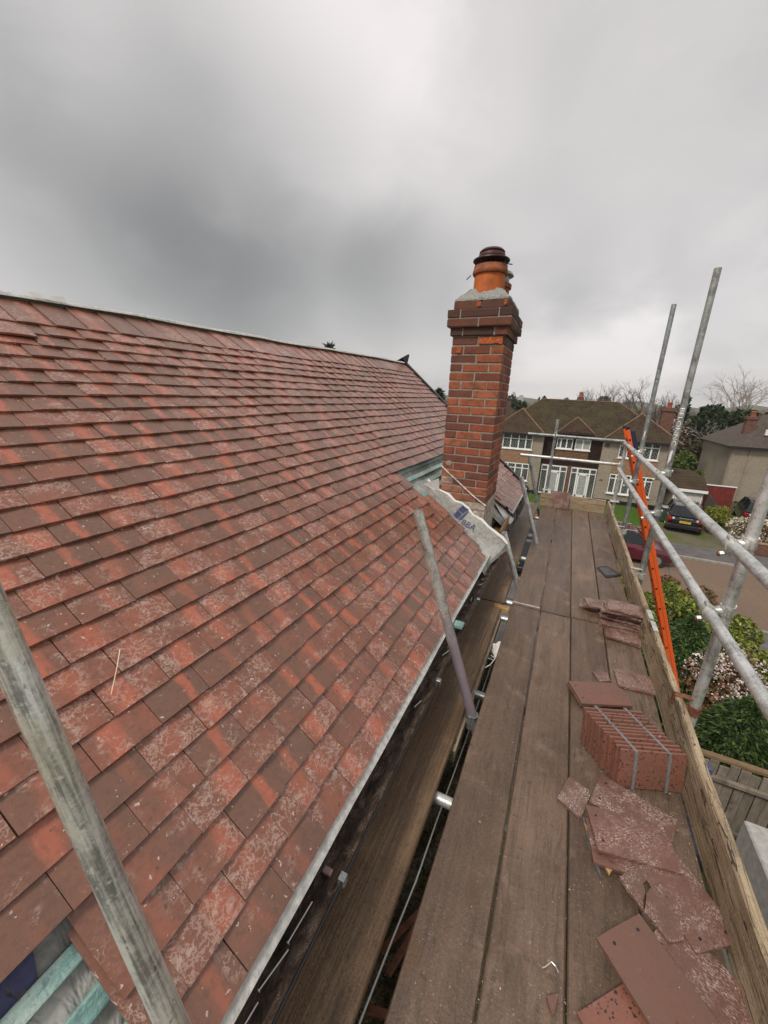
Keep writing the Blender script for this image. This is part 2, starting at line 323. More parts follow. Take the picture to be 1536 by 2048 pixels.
GRASS = grass_m('lawn_grass', (.042, .085, .012), (.085, .15, .022)); EARTH = grass_m('suburban_ground', (.05, .055, .022), (.10, .10, .045)); SOIL = NT('mossy_gravel'); v = SOIL.obj(); q = SOIL.noise(v, 55, 5, .75); SOIL.bump(q, 1., .03); SOIL = SOIL.done(SOIL.mix(SOIL.step(SOIL.noise(v, 130, 3, .7), .58, .66), SOIL.ramp(q, [(.38, (.03, .024, .012)), (.62, (.30, .25, .13))]), (.62, .55, .38)), .5)  # mossy gravel; specks painted brighter to make up for light the boards block
def leafm(name, cols, gl=.5):
    s = NT(name); r = s.geom('Random Per Island'); st = [(i/(len(cols)-1) if len(cols) > 1 else 0, c) for i, c in enumerate(cols)]
    return s.done(s.ramp(r, st), gl, 0, .35)
L_LAUREL = leafm('laurel_leaf', [(.025, .045, .008), (.075, .11, .015), (.15, .185, .025), (.30, .30, .05), (.045, .075, .012)], .45)
L_THUJA = leafm('thuja_spray', [(.010, .026, .007), (.035, .078, .018), (.10, .155, .036), (.02, .045, .012)], .6)
L_DARK = leafm('dark_conifer_spray', [(.006, .016, .005), (.024, .054, .012), (.085, .135, .028), (.010, .026, .007)], .6)
L_YEL = leafm('golden_shrub_leaf', [(.12, .15, .012), (.20, .21, .018), (.09, .12, .012), (.25, .24, .03)], .5)
L_RED = leafm('red_tipped_leaf', [(.06, .085, .02), (.17, .05, .03), (.10, .10, .03), (.23, .09, .055)], .5)
L_BLOSS = leafm('white_blossom', [(.62, .50, .48), (.75, .68, .62), (.50, .36, .36), (.72, .62, .56)], .7)
L_WHITE = leafm('cream_flower', [(.70, .66, .52), (.55, .50, .36), (.76, .72, .62)], .7)
L_EVER = leafm('evergreen_leaf', [(.012, .026, .008), (.026, .046, .013), (.045, .068, .02), (.016, .03, .01)], .55)
L_BROWN = leafm('brown_twig_leaf', [(.07, .048, .028), (.11, .08, .045), (.05, .05, .022), (.085, .075, .03)], .8)
L_LAWNB = leafm('mid_green_leaf', [(.05, .09, .012), (.09, .14, .02), (.13, .17, .03)], .5)
BARK = simple('brown_bark', (.075, .055, .042), .9, 0, .4, 12); BIRCH = simple('pale_birch_bark', (.34, .30, .27), .85, 0, .35, 8); TWIG = simple('winter_twig', (.105, .080, .072), .9, 0, .3, 10)
def paint(name, c, r=.18): 
    s = NT(name); return s.done(c, r, .3, .5, Coat_Weight=.8, Coat_Roughness=.08)
P_BLACK = paint('black_car_paint', (.010, .010, .012)); P_RED = paint('maroon_car_paint', (.11, .010, .022)); P_BLUE = paint('dark_blue_car_paint', (.02, .035, .055)); P_SILV = paint('grey_car_paint', (.03, .033, .04))
TYRE = simple('tyre_rubber', (.018, .018, .018), .8); LAMPR = simple('red_lamp_lens', (.30, .012, .012), .2); LAMPC = simple('clear_lamp_lens', (.6, .6, .6), .15); PLATEY = simple('yellow_number_plate', (.72, .47, .03), .5, 0, .05)
REDW = simple('red_painted_boards', (.15, .018, .012), .7, 0, .35, 4); BINM = simple('green_bin_plastic', (.035, .06, .035), .55); WPAINT = NT('peeling_white_paint')
v = WPAINT.obj(); q = WPAINT.noise(WPAINT.map(v, (14, 14, 2.2)), 1, 5, .65)
WPAINT = WPAINT.done(WPAINT.ramp(q, [(.36, (.33, .27, .20)), (.50, (.66, .63, .57)), (.7, (.74, .72, .68))]), .7)
CONC = simple('pale_concrete', (.36, .355, .34), .95, 0, .2, 12, .4); COAL = simple('dark_bin_plastic', (.03, .033, .042), .5)

# ------------------------------------------------------------------ mesh helpers
def tag(o, label=None, cat=None, group=None, kind=None):
    if label: o['label'] = label
    if cat: o['category'] = cat
    if group: o['group'] = group
    if kind: o['kind'] = kind
    return o
def setpar(o, p):
    if p is None: return
    o.parent = p; o.matrix_parent_inverse = p.matrix_basis.inverted()
def empty(name, loc, label, cat, group=None):
    o = bpy.data.objects.new(name, None); COL.objects.link(o); o.location = loc; o.empty_display_size = .1
    return tag(o, label, cat, group)
class MB:
    def __init__(s): s.v = []; s.f = []; s.uv = None
    def add(s, v, f):
        n = len(s.v); s.v += [tuple(p) for p in v]; s.f += [tuple(i+n for i in q) for q in f]; return s
    def box(s, x0, x1, y0, y1, z0, z1, ch=0, M=None):
        if ch:
            V = []; 
            for sx in (0, 1):
                for sy in (0, 1):
                    for sz in (0, 1):
                        X = (x0, x1)[sx]; Y = (y0, y1)[sy]; Z = (z0, z1)[sz]; dx = ch*(1-2*sx); dy = ch*(1-2*sy); dzz = ch*(1-2*sz)
                        V += [(X, Y+dy, Z+dzz), (X+dx, Y, Z+dzz), (X+dx, Y+dy, Z)]
            I = lambda a, b, c, k: (a*4+b*2+c)*3+k
            F = [(I(0,0,0,0), I(0,0,1,0), I(0,1,1,0), I(0,1,0,0)), (I(1,0,0,0), I(1,1,0,0), I(1,1,1,0), I(1,0,1,0)),
                 (I(0,0,0,1), I(1,0,0,1), I(1,0,1,1), I(0,0,1,1)), (I(0,1,0,1), I(0,1,1,1), I(1,1,1,1), I(1,1,0,1)),
                 (I(0,0,0,2), I(0,1,0,2), I(1,1,0,2), I(1,0,0,2)), (I(0,0,1,2), I(1,0,1,2), I(1,1,1,2), I(0,1,1,2))]
            for b in (0, 1):
                for c in (0, 1):
                    F += [(I(0,b,c,1), I(1,b,c,1), I(1,b,c,2), I(0,b,c,2)), (I(b,0,c,0), I(b,1,c,0), I(b,1,c,2), I(b,0,c,2)), (I(b,c,0,0), I(b,c,1,0), I(b,c,1,1), I(b,c,0,1))]
            for a in (0, 1):
                for b in (0, 1):
                    for c in (0, 1): F.append((I(a,b,c,0), I(a,b,c,1), I(a,b,c,2)))
        else:
            V = [(x0,y0,z0),(x1,y0,z0),(x1,y1,z0),(x0,y1,z0),(x0,y0,z1),(x1,y0,z1),(x1,y1,z1),(x0,y1,z1)]
            F = [(0,3,2,1),(4,5,6,7),(0,1,5,4),(1,2,6,5),(2,3,7,6),(3,0,4,7)]
        if M is not None: V = [tuple(M @ Vector(p)) for p in V]
        return s.add(V, F)
    def tube(s, p0, p1, r, n=14, r1=None, hollow=0, caps=True):
        p0 = Vector(p0); p1 = Vector(p1); d = (p1-p0).normalized(); a = d.orthogonal().normalized(); b = d.cross(a); r1 = r if r1 is None else r1
        V = []
        for P, rr in ((p0, r), (p1, r1)):
            for k in range(n):
                t = 2*math.pi*k/n; V.append(P+(a*math.cos(t)+b*math.sin(t))*rr)
        F = [(k, (k+1) % n, n+(k+1) % n, n+k) for k in range(n)]
        if hollow:
            m = len(V)
            for P, o in ((p0, 0), (p1, 1)):
                dd = d if o == 0 else -d
                for dep in (0, .12):
                    for k in range(n):
                        t = 2*math.pi*k/n; V.append(P+dd*dep+(a*math.cos(t)+b*math.sin(t))*(r-hollow))
            for o in (0, 1):
                i0 = o*n; j0 = m+o*2*n; k0 = j0+n
                for k in range(n):
                    q = (k+1) % n
                    F += [(i0+k, j0+k, j0+q, i0+q), (j0+k, k0+k, k0+q, j0+q)]
                F.append(tuple(range(k0, k0+n)))
        elif caps: F += [tuple(range(n))[::-1], tuple(range(n, 2*n))]
        return s.add(V, F)
    def lathe(s, prof, c, n=24, jit=0):
        V = []; m = len(prof)
        for r, z in prof:
            for k in range(n):
                t = 2*math.pi*k/n; V.append((c[0]+r*math.cos(t), c[1]+r*math.sin(t), c[2]+z))
        F = [(i*n+k, i*n+(k+1) % n, (i+1)*n+(k+1) % n, (i+1)*n+k) for i in range(m-1) for k in range(n)]
        F += [tuple(range(n))[::-1], tuple(range((m-1)*n, m*n))]
        return s.add(V, F)
    def prism(s, pts, axis, a, b):              # polygon in the two other axes, extruded along axis
        n = len(pts)
        def P(p, q): return (q, p[0], p[1]) if axis == 0 else ((p[0], q, p[1]) if axis == 1 else (p[0], p[1], q))
        return s.add([P(p, a) for p in pts]+[P(p, b) for p in pts], [tuple(range(n)), tuple(range(n, 2*n))[::-1]]+[(k, k+n, (k+1) % n+n, (k+1) % n) for k in range(n)])
    def build(s, name, mat, parent=None, smooth=False, top=False, M=None):
        v = np.array(s.v, dtype=float); org = np.zeros(3)
        if top:
            org = np.array([(v[:,0].min()+v[:,0].max())/2, (v[:,1].min()+v[:,1].max())/2, v[:,2].min()]); v = v-org
        me = bpy.data.meshes.new(name); me.from_pydata(v.tolist(), [], s.f); me.materials.append(mat)
        if smooth:
            me.polygons.foreach_set('use_smooth', [True]*len(me.polygons))
            try: me.set_sharp_from_angle(angle=R(40))
            except Exception: pass
        o = bpy.data.objects.new(name, me); COL.objects.link(o)
        if top: o.location = org
        if M is not None: o.matrix_basis = M
        setpar(o, parent); fixn(me); return o
def fixn(me):
    import bmesh
    if len(me.polygons) > 20000: return
    bm = bmesh.new(); bm.from_mesh(me); bmesh.ops.recalc_face_normals(bm, faces=bm.faces); bm.to_mesh(me); bm.free()
def thing(mb, name, mat, label, cat, group=None, smooth=False): return tag(mb.build(name, mat, None, smooth, True), label, cat, group)
def struct(mb, name, mat): return tag(mb.build(name, mat), None, None, None, 'structure')
def text_mesh(txt, size):                       # flat lettering as verts and faces, centred, in x-y
    cu = bpy.data.curves.new('t', 'FONT'); cu.body = txt; cu.size = size; cu.align_x = 'CENTER'; cu.align_y = 'CENTER'; cu.resolution_u = 2
    o = bpy.data.objects.new('t', cu); COL.objects.link(o); dg = bpy.context.evaluated_depsgraph_get(); dg.update()
    me = o.evaluated_get(dg).to_mesh(); V = [tuple(x.co) for x in me.vertices]; F = [tuple(p.vertices) for p in me.polygons]
    bpy.data.objects.remove(o); bpy.data.curves.remove(cu); return V, F

# ------------------------------------------------------------------ the street: ground, road, pavements
struct(MB().add([(-4000, -4000, G), (4000, -4000, G), (4000, 4500, G), (-4000, 4500, G)], [(0, 1, 2, 3)]), 'ground', EARTH)
def sheet(name, mat, x0, x1, y0, y1, dz): return struct(MB().add([(x0, y0, G+dz), (x1, y0, G+dz), (x1, y1, G+dz), (x0, y1, G+dz)], [(0, 1, 2, 3)]), name, mat)
sheet('side_path', SOIL, -.6, 1.9, -6, 13.6, .004)
sheet('road', ROAD, -70, 70, 15.95, 22.75, .008)
for x_ in (4.6, 9.9, -3.2): struct(MB().add([(x_, 16, G+.012), (x_+.05, 16, G+.012), (x_+.9, 22.7, G+.012), (x_+.85, 22.7, G+.012)], [(0, 1, 2, 3)]), 'road_seam', PAVE)
struct(MB().box(-70, 70, 13.9, 15.8, G-.1, G+.11), 'near_pavement', PAVE)
struct(MB().box(-70, 70, 15.804, 15.95, G-.1, G+.115, .01), 'near_kerb', KERB)
struct(MB().box(-70, 70, 22.9, 24.9, G-.1, G+.11), 'far_pavement', PAVE)
struct(MB().box(-70, 70, 22.75, 22.896, G-.1, G+.112, .01), 'far_kerb', KERB)
sheet('front_lawn', GRASS, -6, 5.3, 25.3, 33, .06); sheet('driveway', DRIVE, 5.35, 9.0, 24.92, 32.6, .05)
sheet('back_lawn', GRASS, 7, 20, 42, 60, .07)
sheet('near_drive', PAVE, -4.5, 1.2, 7.5, 13.88, .012)

# ------------------------------------------------------------------ the house being re-roofed
PIT = R(40.2); CP, SP = math.cos(PIT), math.sin(PIT); EX, EZ = -.457, .33; RL = 2.91; Y0, Y1 = -.75, 6.40
NRM = Vector((SP, 0, CP)); UPS = Vector((-CP, 0, SP))
def sag(sv, y): return -.150*(sv/RL)**2*min(1.25, max(0, (6.1-y)/5.0))+.004*math.sin(y*2.1+sv*1.3)+.003*math.sin(y*5.3-sv*2.7)
def roofp(sv, y, h=0): return Vector((EX, y, EZ))+UPS*sv+NRM*(h-.063+sag(sv, y))
house = empty('house', (-.8, 3, G), 'brick house in the foreground with a half re-tiled red clay roof', 'house')
def grid_roof(s0, s1, y0, y1, h, ns, ny, wr=0.):
    mb = MB(); V = []
    for i in range(ns+1):
        for j in range(ny+1):
            sv = s0+(s1-s0)*i/ns; y = y0+(y1-y0)*j/ny
            V.append(roofp(sv, y, h+wr*(math.sin(y*31+sv*9)+math.sin(sv*37-y*17))*.5))
    return mb.add(V, [(i*(ny+1)+j, i*(ny+1)+j+1, (i+1)*(ny+1)+j+1, (i+1)*(ny+1)+j) for i in range(ns) for j in range(ny)])
# roof deck: the grey underlay, leaving the opening where the stack passes
mb = MB()
CX0, CX1, CY0, CY1 = -1.030, -.590, 3.50, 4.0525      # chimney plan
rf = grid_roof(0.0, RL, Y0, 3.47, 0, 30, 46, .004)
rf2 = grid_roof(0.0, RL, 4.30, Y1, 0, 30, 22, .004); rf.add(rf2.v, rf2.f)
rf3 = grid_roof(.80, RL, 3.47, 4.30, 0, 20, 10, .004); rf.add(rf3.v, rf3.f)
rx = EX-CP*RL; rz = EZ+SP*RL
rf.add([(rx-.14, Y0, rz-.36), (rx-.14, Y1, rz-.16), (rx-2.2, Y1, EZ), (rx-2.2, Y0, EZ)], [(0, 1, 2, 3)])
roof = rf.build('roof', FELT, house)
# walls under the eaves
MB().box(-3.9, -.72, Y0, 6.22, G, .14).build('wall', PEBB, house)
MB().prism([(-4.7, .1), (-.72, .1), (-2.7, 1.80)], 1, 6.02, 6.2).build('gable_wall', PEBB, house)
MB().box(-.62, -.60, Y0, 3.46, .12, .31).box(-.62, -.60, 4.12, 6.38, .12, .31).build('fascia', BLACKP, house)
# eaves strip lapping into the gutter
mb = MB()
for a, b in ((Y0, 3.86), (4.78, Y1)):
    n = 40
    P = []
    for j in range(n+1):
        y = a+(b-a)*j/n; wv = .0015*math.sin(y*13)+.001*math.sin(y*41)
        P += [roofp(.08, y, .054), roofp(0.000, y, .060+wv), roofp(-.006, y, .046+wv)]
    mb.add(P, [(j*3+k, j*3+k+1, (j+1)*3+k+1, (j+1)*3+k) for j in range(n) for k in range(2)])
mb.build('eaves_strip', STRIP, house)
# gutter: half-round channel, silt in it
def gutter(y0, y1):
    mb = MB(); pr = [(math.cos(t), math.sin(t)) for t in [math.pi+math.pi*k/10 for k in range(11)]]; n = len(pr)
    V = []
    for y in (y0, y1):
        for r_ in (.054, .050): V += [(-.452+r_*c, y, .268+r_*q*1.15) for c, q in pr]
    F = []
    for k in range(n-1): F += [(k, k+1, 2*n+k+1, 2*n+k), (n+k, n+k+1, 3*n+k+1, 3*n+k)]
    F += [(0, n, 3*n, 2*n), (n-1, 2*n-1, 4*n-1, 3*n-1)]
    for o in (0, 2*n): F += [(o+k, o+k+1, o+n+k+1, o+n+k) for k in range(n-1)]
    mb.add(V, F); mb.tube((-.398, y0, .268), (-.398, y1, .268), .0045, 8)
    return mb
gt = gutter(Y0, 3.94).build('gutter', GUT, house, True)
gt2 = gutter(4.05, 6.42).build('gutter', GUT, house, True)
for (ya, yb, pg) in ((Y0, 3.93, gt), (4.1, 6.40, gt2)):
    mb = MB(); n = int((yb-ya)*40); V = []
    for j in range(n+1):
        y = ya+(yb-ya)*j/n
        for k in range(7):
            x = -.452-.045+.09*k/6; V.append((x, y, .231+.010*abs((k-3)/3)**2+.006*math.sin(y*9+k)*math.sin(y*23.7+k*2.1)+.004*random.random()))
    mb.add(V, [(j*7+k, j*7+k+1, (j+1)*7+k+1, (j+1)*7+k) for j in range(n) for k in range(6)]); mb.build('gutter_silt', SILT, pg, True)
for y in (.68, 1.62, 2.56, 3.40, 4.9, 5.9): MB().box(-.412, -.390, y-.012, y+.012, .245, .277, .002).build('gutter_clip', GALVD, gt if y < 4 else gt2)
# battens left bare round the stack and in the gap in the foreground
def batten(sv, y0, y1, w=.040, t=.024): 
    A = roofp(sv, (y0+y1)/2, .004); M = Matrix((( UPS.x, 0, NRM.x, A.x), (UPS.y, 1, NRM.y, A.y), (UPS.z, 0, NRM.z, A.z), (0, 0, 0, 1)))
    o = MB().box(-w/2, w/2, -(y1-y0)/2, (y1-y0)/2, 0, t, .002).build('batten', TEAL, roof, M=M); return o
for sv, a, b in ((.80, 2.95, 3.44), (.895, 2.88, 4.85), (.99, 2.85, 4.9), (1.085, 2.8, 4.9), (.255, -.5, .40), (.35, -.5, .42), (.16, -.5, .3)): batten(sv, a, b)
# the tiles
TW, TL, TT, GA = .1630, .265, .0105, .0965
def tile_geo(w=TW, L=TL, t=TT, cam_=.0025):
    V = []; xs = [-.5, -.17, .17, .5]; rows = (0, 1)
    for top in (1, 0):
        for rr in rows:
            for q in xs: V.append((q*w, rr*L, (t if top else 0)+cam_*(1-(2*q)**2)))
    F = []
    for k in range(3): F += [(k, k+1, 4+k+1, 4+k), (8+k, 12+k, 12+k+1, 8+k+1), (k, 8+k, 8+k+1, k+1), (4+k, 4+k+1, 12+k+1, 12+k)]
    F += [(0, 4, 12, 8), (3, 11, 15, 7)]
    return V, F
TV, TF = tile_geo(); TUV = [(v[0]+TW/2, v[1]) for v in TV]
def tile_mesh(name, mats, V=TV, F=TF, w=TW):
    me = bpy.data.meshes.new(name); me.from_pydata([tuple(p) for p in V], [], F); me.materials.append(mats)
    ul = me.uv_layers.new(name='uv'); co = [c for p in me.polygons for vi in p.vertices for c in (V[vi][0]+w/2, V[vi][1]+V[vi][2])]
    ul.data.foreach_set('uv', co); return me
TME = tile_mesh('roof_tile', TILE)
slots = []; nc = 27
for i in range(nc+1):
    s0 = .030+GA*i; yb = .374+(0 if i % 2 == 0 else .0825)+random.uniform(-.008, .008)
    wav = random.uniform(-.003, .003)
    for k in range(-8, 40):
        y = yb+.0825+.165*k
        if y < Y0+.05 or y > Y1-.07: continue
        if s0 < 1.02:
            lim = 3.16 if s0 < .6 else 3.02
            if i % 2: lim += .03
            if lim < y < 4.80: continue
        if s0 < .40 and y < (.25 if i % 2 else .165): continue
        slots.append((i, s0, y, wav))
def tile_matrix(i, s0, y, wav):
    hd = .024+random.uniform(0, .0015); tl = .0535+random.uniform(0, .0040)+wav*.6
    if i == nc: hd += .004
    P0 = roofp(s0+random.uniform(-.003, .003), y+random.uniform(-.0012, .0012), tl); P1 = roofp(s0+TL, y, hd)
    up = (P1-P0).normalized(); sx = Vector((0, 1, 0))
    a = random.gauss(0, .004); sx = (sx+up*a+NRM*random.gauss(0, .006)).normalized()
    nz = (sx.cross(up)); nz.normalize()
    if nz.dot(NRM) < 0: nz = -nz; 
    sx = up.cross(nz).normalized()
    return Matrix(((sx.x, up.x, nz.x, P0.x), (sx.y, up.y, nz.y, P0.y), (sx.z, up.z, nz.z, P0.z), (0, 0, 0, 1)))
items = []
for sl in slots:
    Mx = tile_matrix(*sl); c = Mx.translation+(Mx.to_3x3() @ Vector((0, .06, .01))); d = c-CAM; zf = d.dot(_f)
    px = 768+770*d.dot(_r2)/zf if zf > .1 else -9e9; py = 1024-770*d.dot(_u2)/zf if zf > .1 else 9e9
    inn = zf > .1 and -60 < px < 1600 and -60 < py < 2110
    items.append((d.dot(NRM)*-1/d.length**3 if inn else -1, Mx, inn))
items.sort(key=lambda q: -q[0])
for a_, Mx, inn in items[:300]:
    o = bpy.data.objects.new('roof_tile', TME); COL.objects.link(o); o.matrix_basis = Mx; o.parent = roof
V = []; F = []; UV = []
for a_, Mx, inn in items[300:]:
    n = len(V); V += [tuple(Mx @ Vector(p)) for p in TV]; F += [tuple(q+n for q in f) for f in TF]
me = bpy.data.meshes.new('roof_tiles'); me.from_pydata(V, [], F); me.materials.append(TILE)
ul = me.uv_layers.new(name='uv'); ul.data.foreach_set('uv', [c for f in F for vi in f for c in (TUV[vi % 16][0], TUV[vi % 16][1]+TV[vi % 16][2])])
o = bpy.data.objects.new('roof_tiles', me); COL.objects.link(o); o.parent = roof; o['kind'] = 'stuff'
# a doubled tile at the near top, felt over the ridge, black verge trim at the far gable
o = bpy.data.objects.new('roof_tile', TME); COL.objects.link(o); o.matrix_basis = tile_matrix(1, .1265, .2435, 0) @ Matrix.Diagonal((.57, 1, 1, 1)); o.parent = roof
for (sv, y, hh) in ((2.56, .93, .072), (2.50, 1.05, .066)):
    Mx = tile_matrix(27, sv, y, .02); o = bpy.data.objects.new('roof_tile', TME); COL.objects.link(o); o.matrix_basis = Mx; o.parent = roof
mb = MB(); n = 60; V = []
for j in range(n+1):
    y = Y0+(Y1-Y0)*j/n; w = .006*math.sin(y*7)+.004*math.sin(y*17)
    V += [roofp(RL-.030, y, .064+.002*math.sin(y*11)), roofp(RL-.012, y, .070+w*.3), roofp(RL, y, .072+w*.4)-Vector((.02, 0, 0)), roofp(RL, y, .03)-Vector((.10, 0, .07))]
mb.add(V, [(j*4+k, j*4+k+1, (j+1)*4+k+1, (j+1)*4+k) for j in range(n) for k in range(3)]); mb.build('ridge_underlay', STRIP, roof, True)
mb = MB(); V = [roofp(RL-.022, 1.30+.022*k, .074+.004*math.sin(k*1.1)) for k in range(8)]+[roofp(RL+.006, 1.28+.024*k, .086+.006*math.sin(k*1.3)) for k in range(8)]
mb.add(V, [(k, k+1, 9+k, 8+k) for k in range(7)]); mb.build('loose_membrane', FELTW, roof, True)
mb = MB(); V = []
for j in range(13):
    sv = -.02+(RL+.10)*j/12; 
    V += [roofp(sv, Y1-.02, .02), roofp(sv, Y1-.02, .085), roofp(sv, Y1+.05, .085), roofp(sv, Y1+.05, -.10)]
mb.add(V, [(j*4+k, j*4+k+1, (j+1)*4+k+1, (j+1)*4+k) for j in range(12) for k in range(3)])
mb.build('verge_trim', BLACKP, roof)
MB().add([roofp(RL-.05, Y1-.02, .05), roofp(RL+.03, Y1-.02, .20), roofp(RL+.12, Y1-.02, .0), roofp(RL-.05, Y1+.05, .05), roofp(RL+.03, Y1+.05, .20), roofp(RL+.12, Y1+.05, .0)], [(0, 1, 2), (3, 5, 4), (0, 3, 4, 1), (1, 4, 5, 2), (2, 5, 3, 0)]).build('verge_end_cap', BLACKP, roof)
# underlay dressed round the stack, its pale edge curling up
fs = [.90, .80, .735, .66, .575, .51, .443, .36, .277, .19, .115, .03, -.035]; fH = [.05, .058, .069, .092, .109, .130, .137, .148, .153, .165, .175, .186, .190]
def flap(sv, y, d=0.):
    H = float(np.interp(-sv, [-q for q in fs], fH)); q = min(1., max(0., (y-3.24)/.24)); q = q*q*(3-2*q)
    return roofp(sv, y, .024+.003*math.sin(sv*29+y*7)+(H-.024)*q+d+q*(.007*math.sin(sv*31+y*9)+.004*math.sin(sv*57-y*19)))
ys = [3.00, 3.12, 3.22, 3.27, 3.31, 3.35, 3.39, 3.43, 3.46, 3.482]; n = len(fs); m = len(ys)
MB().add([flap(a, b) for a in fs for b in ys], [(j*m+k, j*m+k+1, (j+1)*m+k+1, (j+1)*m+k) for j in range(n-1) for k in range(m-1)]).build('underlay_flap', FELT, roof, True)
MB().add([flap(-.035, b) for b in ys]+[flap(-.035, b)-Vector((-.008, 0, .022+.06*(k/m)**2)) for k, b in enumerate(ys)], [(k, k+1, m+k+1, m+k) for k in range(m-1)]).build('underlay_drip', FELT, roof, True)
mw = MB(); V = []
for k, a in enumerate(fs):
    w = .006+.010*abs(math.sin(k*1.3+.4)); P = flap(a, 3.484, .002); V += [P, P+NRM*w+Vector((0, -.002, 0)), P+NRM*w*.9+Vector((0, -.010, 0)), P+Vector((0, -.014-.4*w, -w*.7))]
mw.add(V, [(j*4+k, j*4+(k+1) % 4, (j+1)*4+(k+1) % 4, (j+1)*4+k) for j in range(n-1) for k in range(4)]); mw.build('underlay_edge', FELTW, roof, True)
MB().add([roofp(.88, 3.33, .05), roofp(.83, 3.46, .15), roofp(.74, 3.47, .06), roofp(.77, 3.41, .045)], [(0, 1, 2, 3)]).build('underlay_corner', FELTW, roof)
mb = MB(); V = []
for k, (sv, y, h) in enumerate([(.36, 4.70, .05), (.26, 4.62, .045), (.14, 4.58, .02), (.02, 4.56, 0), (-.06, 4.60, -.04)]): V += [roofp(sv, y+.26, .006), roofp(sv, y+.06, .01), roofp(sv, y, h)]
mb.add(V, [(j*3+k, j*3+k+1, (j+1)*3+k+1, (j+1)*3+k) for j in range(4) for k in range(2)]); mb.build('underlay_flap', FELTW, roof, True)
MB().box(-.64, -.52, 4.1, 4.78, .24, .262).box(-.50, -.482, 4.02, 4.66, .245, .33).build('rafter_foot', RAWW, house)
def on_roof(V2, sv, y, h, ang, sc=1):           # flat print laid on the underlay
    ca, sa = math.cos(ang), math.sin(ang); return [roofp(sv+(a*sa+b*ca)*sc, y+(a*ca-b*sa)*sc, h) for a, b in [(p[0], p[1]) for p in V2]]
def on_flap(V2, sv, y, ang):                    # print follows the curved underlay: x runs down the slope, y towards the stack
    ca, sa = math.cos(ang), math.sin(ang); return [flap(sv-(p[0]*ca-p[1]*sa), y+(p[0]*sa+p[1]*ca), .006) for p in V2]
def fine(V2, F2, k=5):                          # subdivide so that flat print can bend
    V3 = []; F3 = []
    for f in F2:
        for a in range(1, len(f)-1):
            A, B, C_ = (Vector(V2[q][:2]) for q in (f[0], f[a], f[a+1])); idx = {}
            for i_ in range(k+1):
                for j_ in range(k+1-i_): idx[i_, j_] = len(V3); V3.append(tuple(A+(B-A)*(i_/k)+(C_-A)*(j_/k)))
            for i_ in range(k):
                for j_ in range(k-i_):
                    F3.append((idx[i_, j_], idx[i_+1, j_], idx[i_, j_+1]))
                    if i_+j_ < k-1: F3.append((idx[i_+1, j_], idx[i_+1, j_+1], idx[i_, j_+1]))
    return V3, F3
mb = MB(); tv, tf = text_mesh('BBA', .075); tv, tf = fine(tv, tf, 4); mb.add(on_flap(tv, .325, 3.345, R(14)), tf)
for q in ([(-.055, -.045), (-.005, -.055), (.012, .005), (-.045, .012)], [(.002, -.055), (.035, -.045), (.052, .07), (.022, .008)], [(-.045, .020), (.014, .012), (.046, .082), (-.02, .085)]):
    a, b = fine(q, [(0, 1, 2, 3)], 6); mb.add(on_flap(a, .445, 3.375, R(18)), b)
mb.build('underlay_print', PRINT, roof)
mb = MB().add(on_roof([(-.05, -.02), (.0, -.05), (.015, .02), (.06, .03), (.02, .05), (-.01, .02)], .37, .10, .012, .6), [(0, 1, 2, 5), (2, 3, 4, 5)]); mb.add(on_roof([(-.05, -.01), (-.02, -.03), (.01, .03), (-.03, .05)], .40, .155, .012, .2), [(0, 1, 2, 3)])
mb.build('underlay_print', PRINT, roof)

# chimney
core = MB().box(CX0+.005, CX1-.005, CY0+.005, CY1-.005, -.3, 2.42)
core.box(CX0-.014, CX1+.014, CY0-.014, CY1+.014, 2.166, 2.224).box(CX0-.039, CX1+.039, CY0-.039, CY1+.039, 2.230, 2.362)
chim = core.build('chimney', MORTAR, house)
bcache = {}
def brick(lx, ly, x, y, z, col):
    k = (round(lx, 3), round(ly, 3))
    if k not in bcache:
        ob = MB().box(-lx/2, lx/2, -ly/2, ly/2, -.0308, .0308, .005).build('brick', BRICK, chim); bcache[k] = ob.data; o = ob
    else: o = bpy.data.objects.new('brick', bcache[k]); COL.objects.link(o); o.parent = chim
    o.location = (x+random.uniform(-.002, .002), y+random.uniform(-.002, .002), z+random.uniform(-.0015, .0015)); o.rotation_euler = (0, 0, random.gauss(0, .004)); o.color = (*col, 1)
def bcol(z, x, y, i):
    t = random.random()
    base = [(.29, .080, .040), (.35, .105, .048), (.21, .066, .040), (.17, .062, .042), (.38, .125, .058)][int(t*5) % 5]
    if z > 2.08: base = random.choice([(.085, .040, .030), (.11, .050, .034), (.062, .034, .028), (.15, .058, .034)])
    elif z > 1.75: base = tuple(b*.85 for b in base)
    lim = 1.03+(x+1.03)*-.68
    if z < lim and y < CY0+.25: base = random.choice([(.40, .22, .15), (.34, .15, .09), (.45, .31, .23), (.30, .12, .07)])
    if x > CX1-.2 and z < .74: base = random.choice([(.50, .44, .36), (.44, .37, .29), (.55, .49, .41)])
    return base
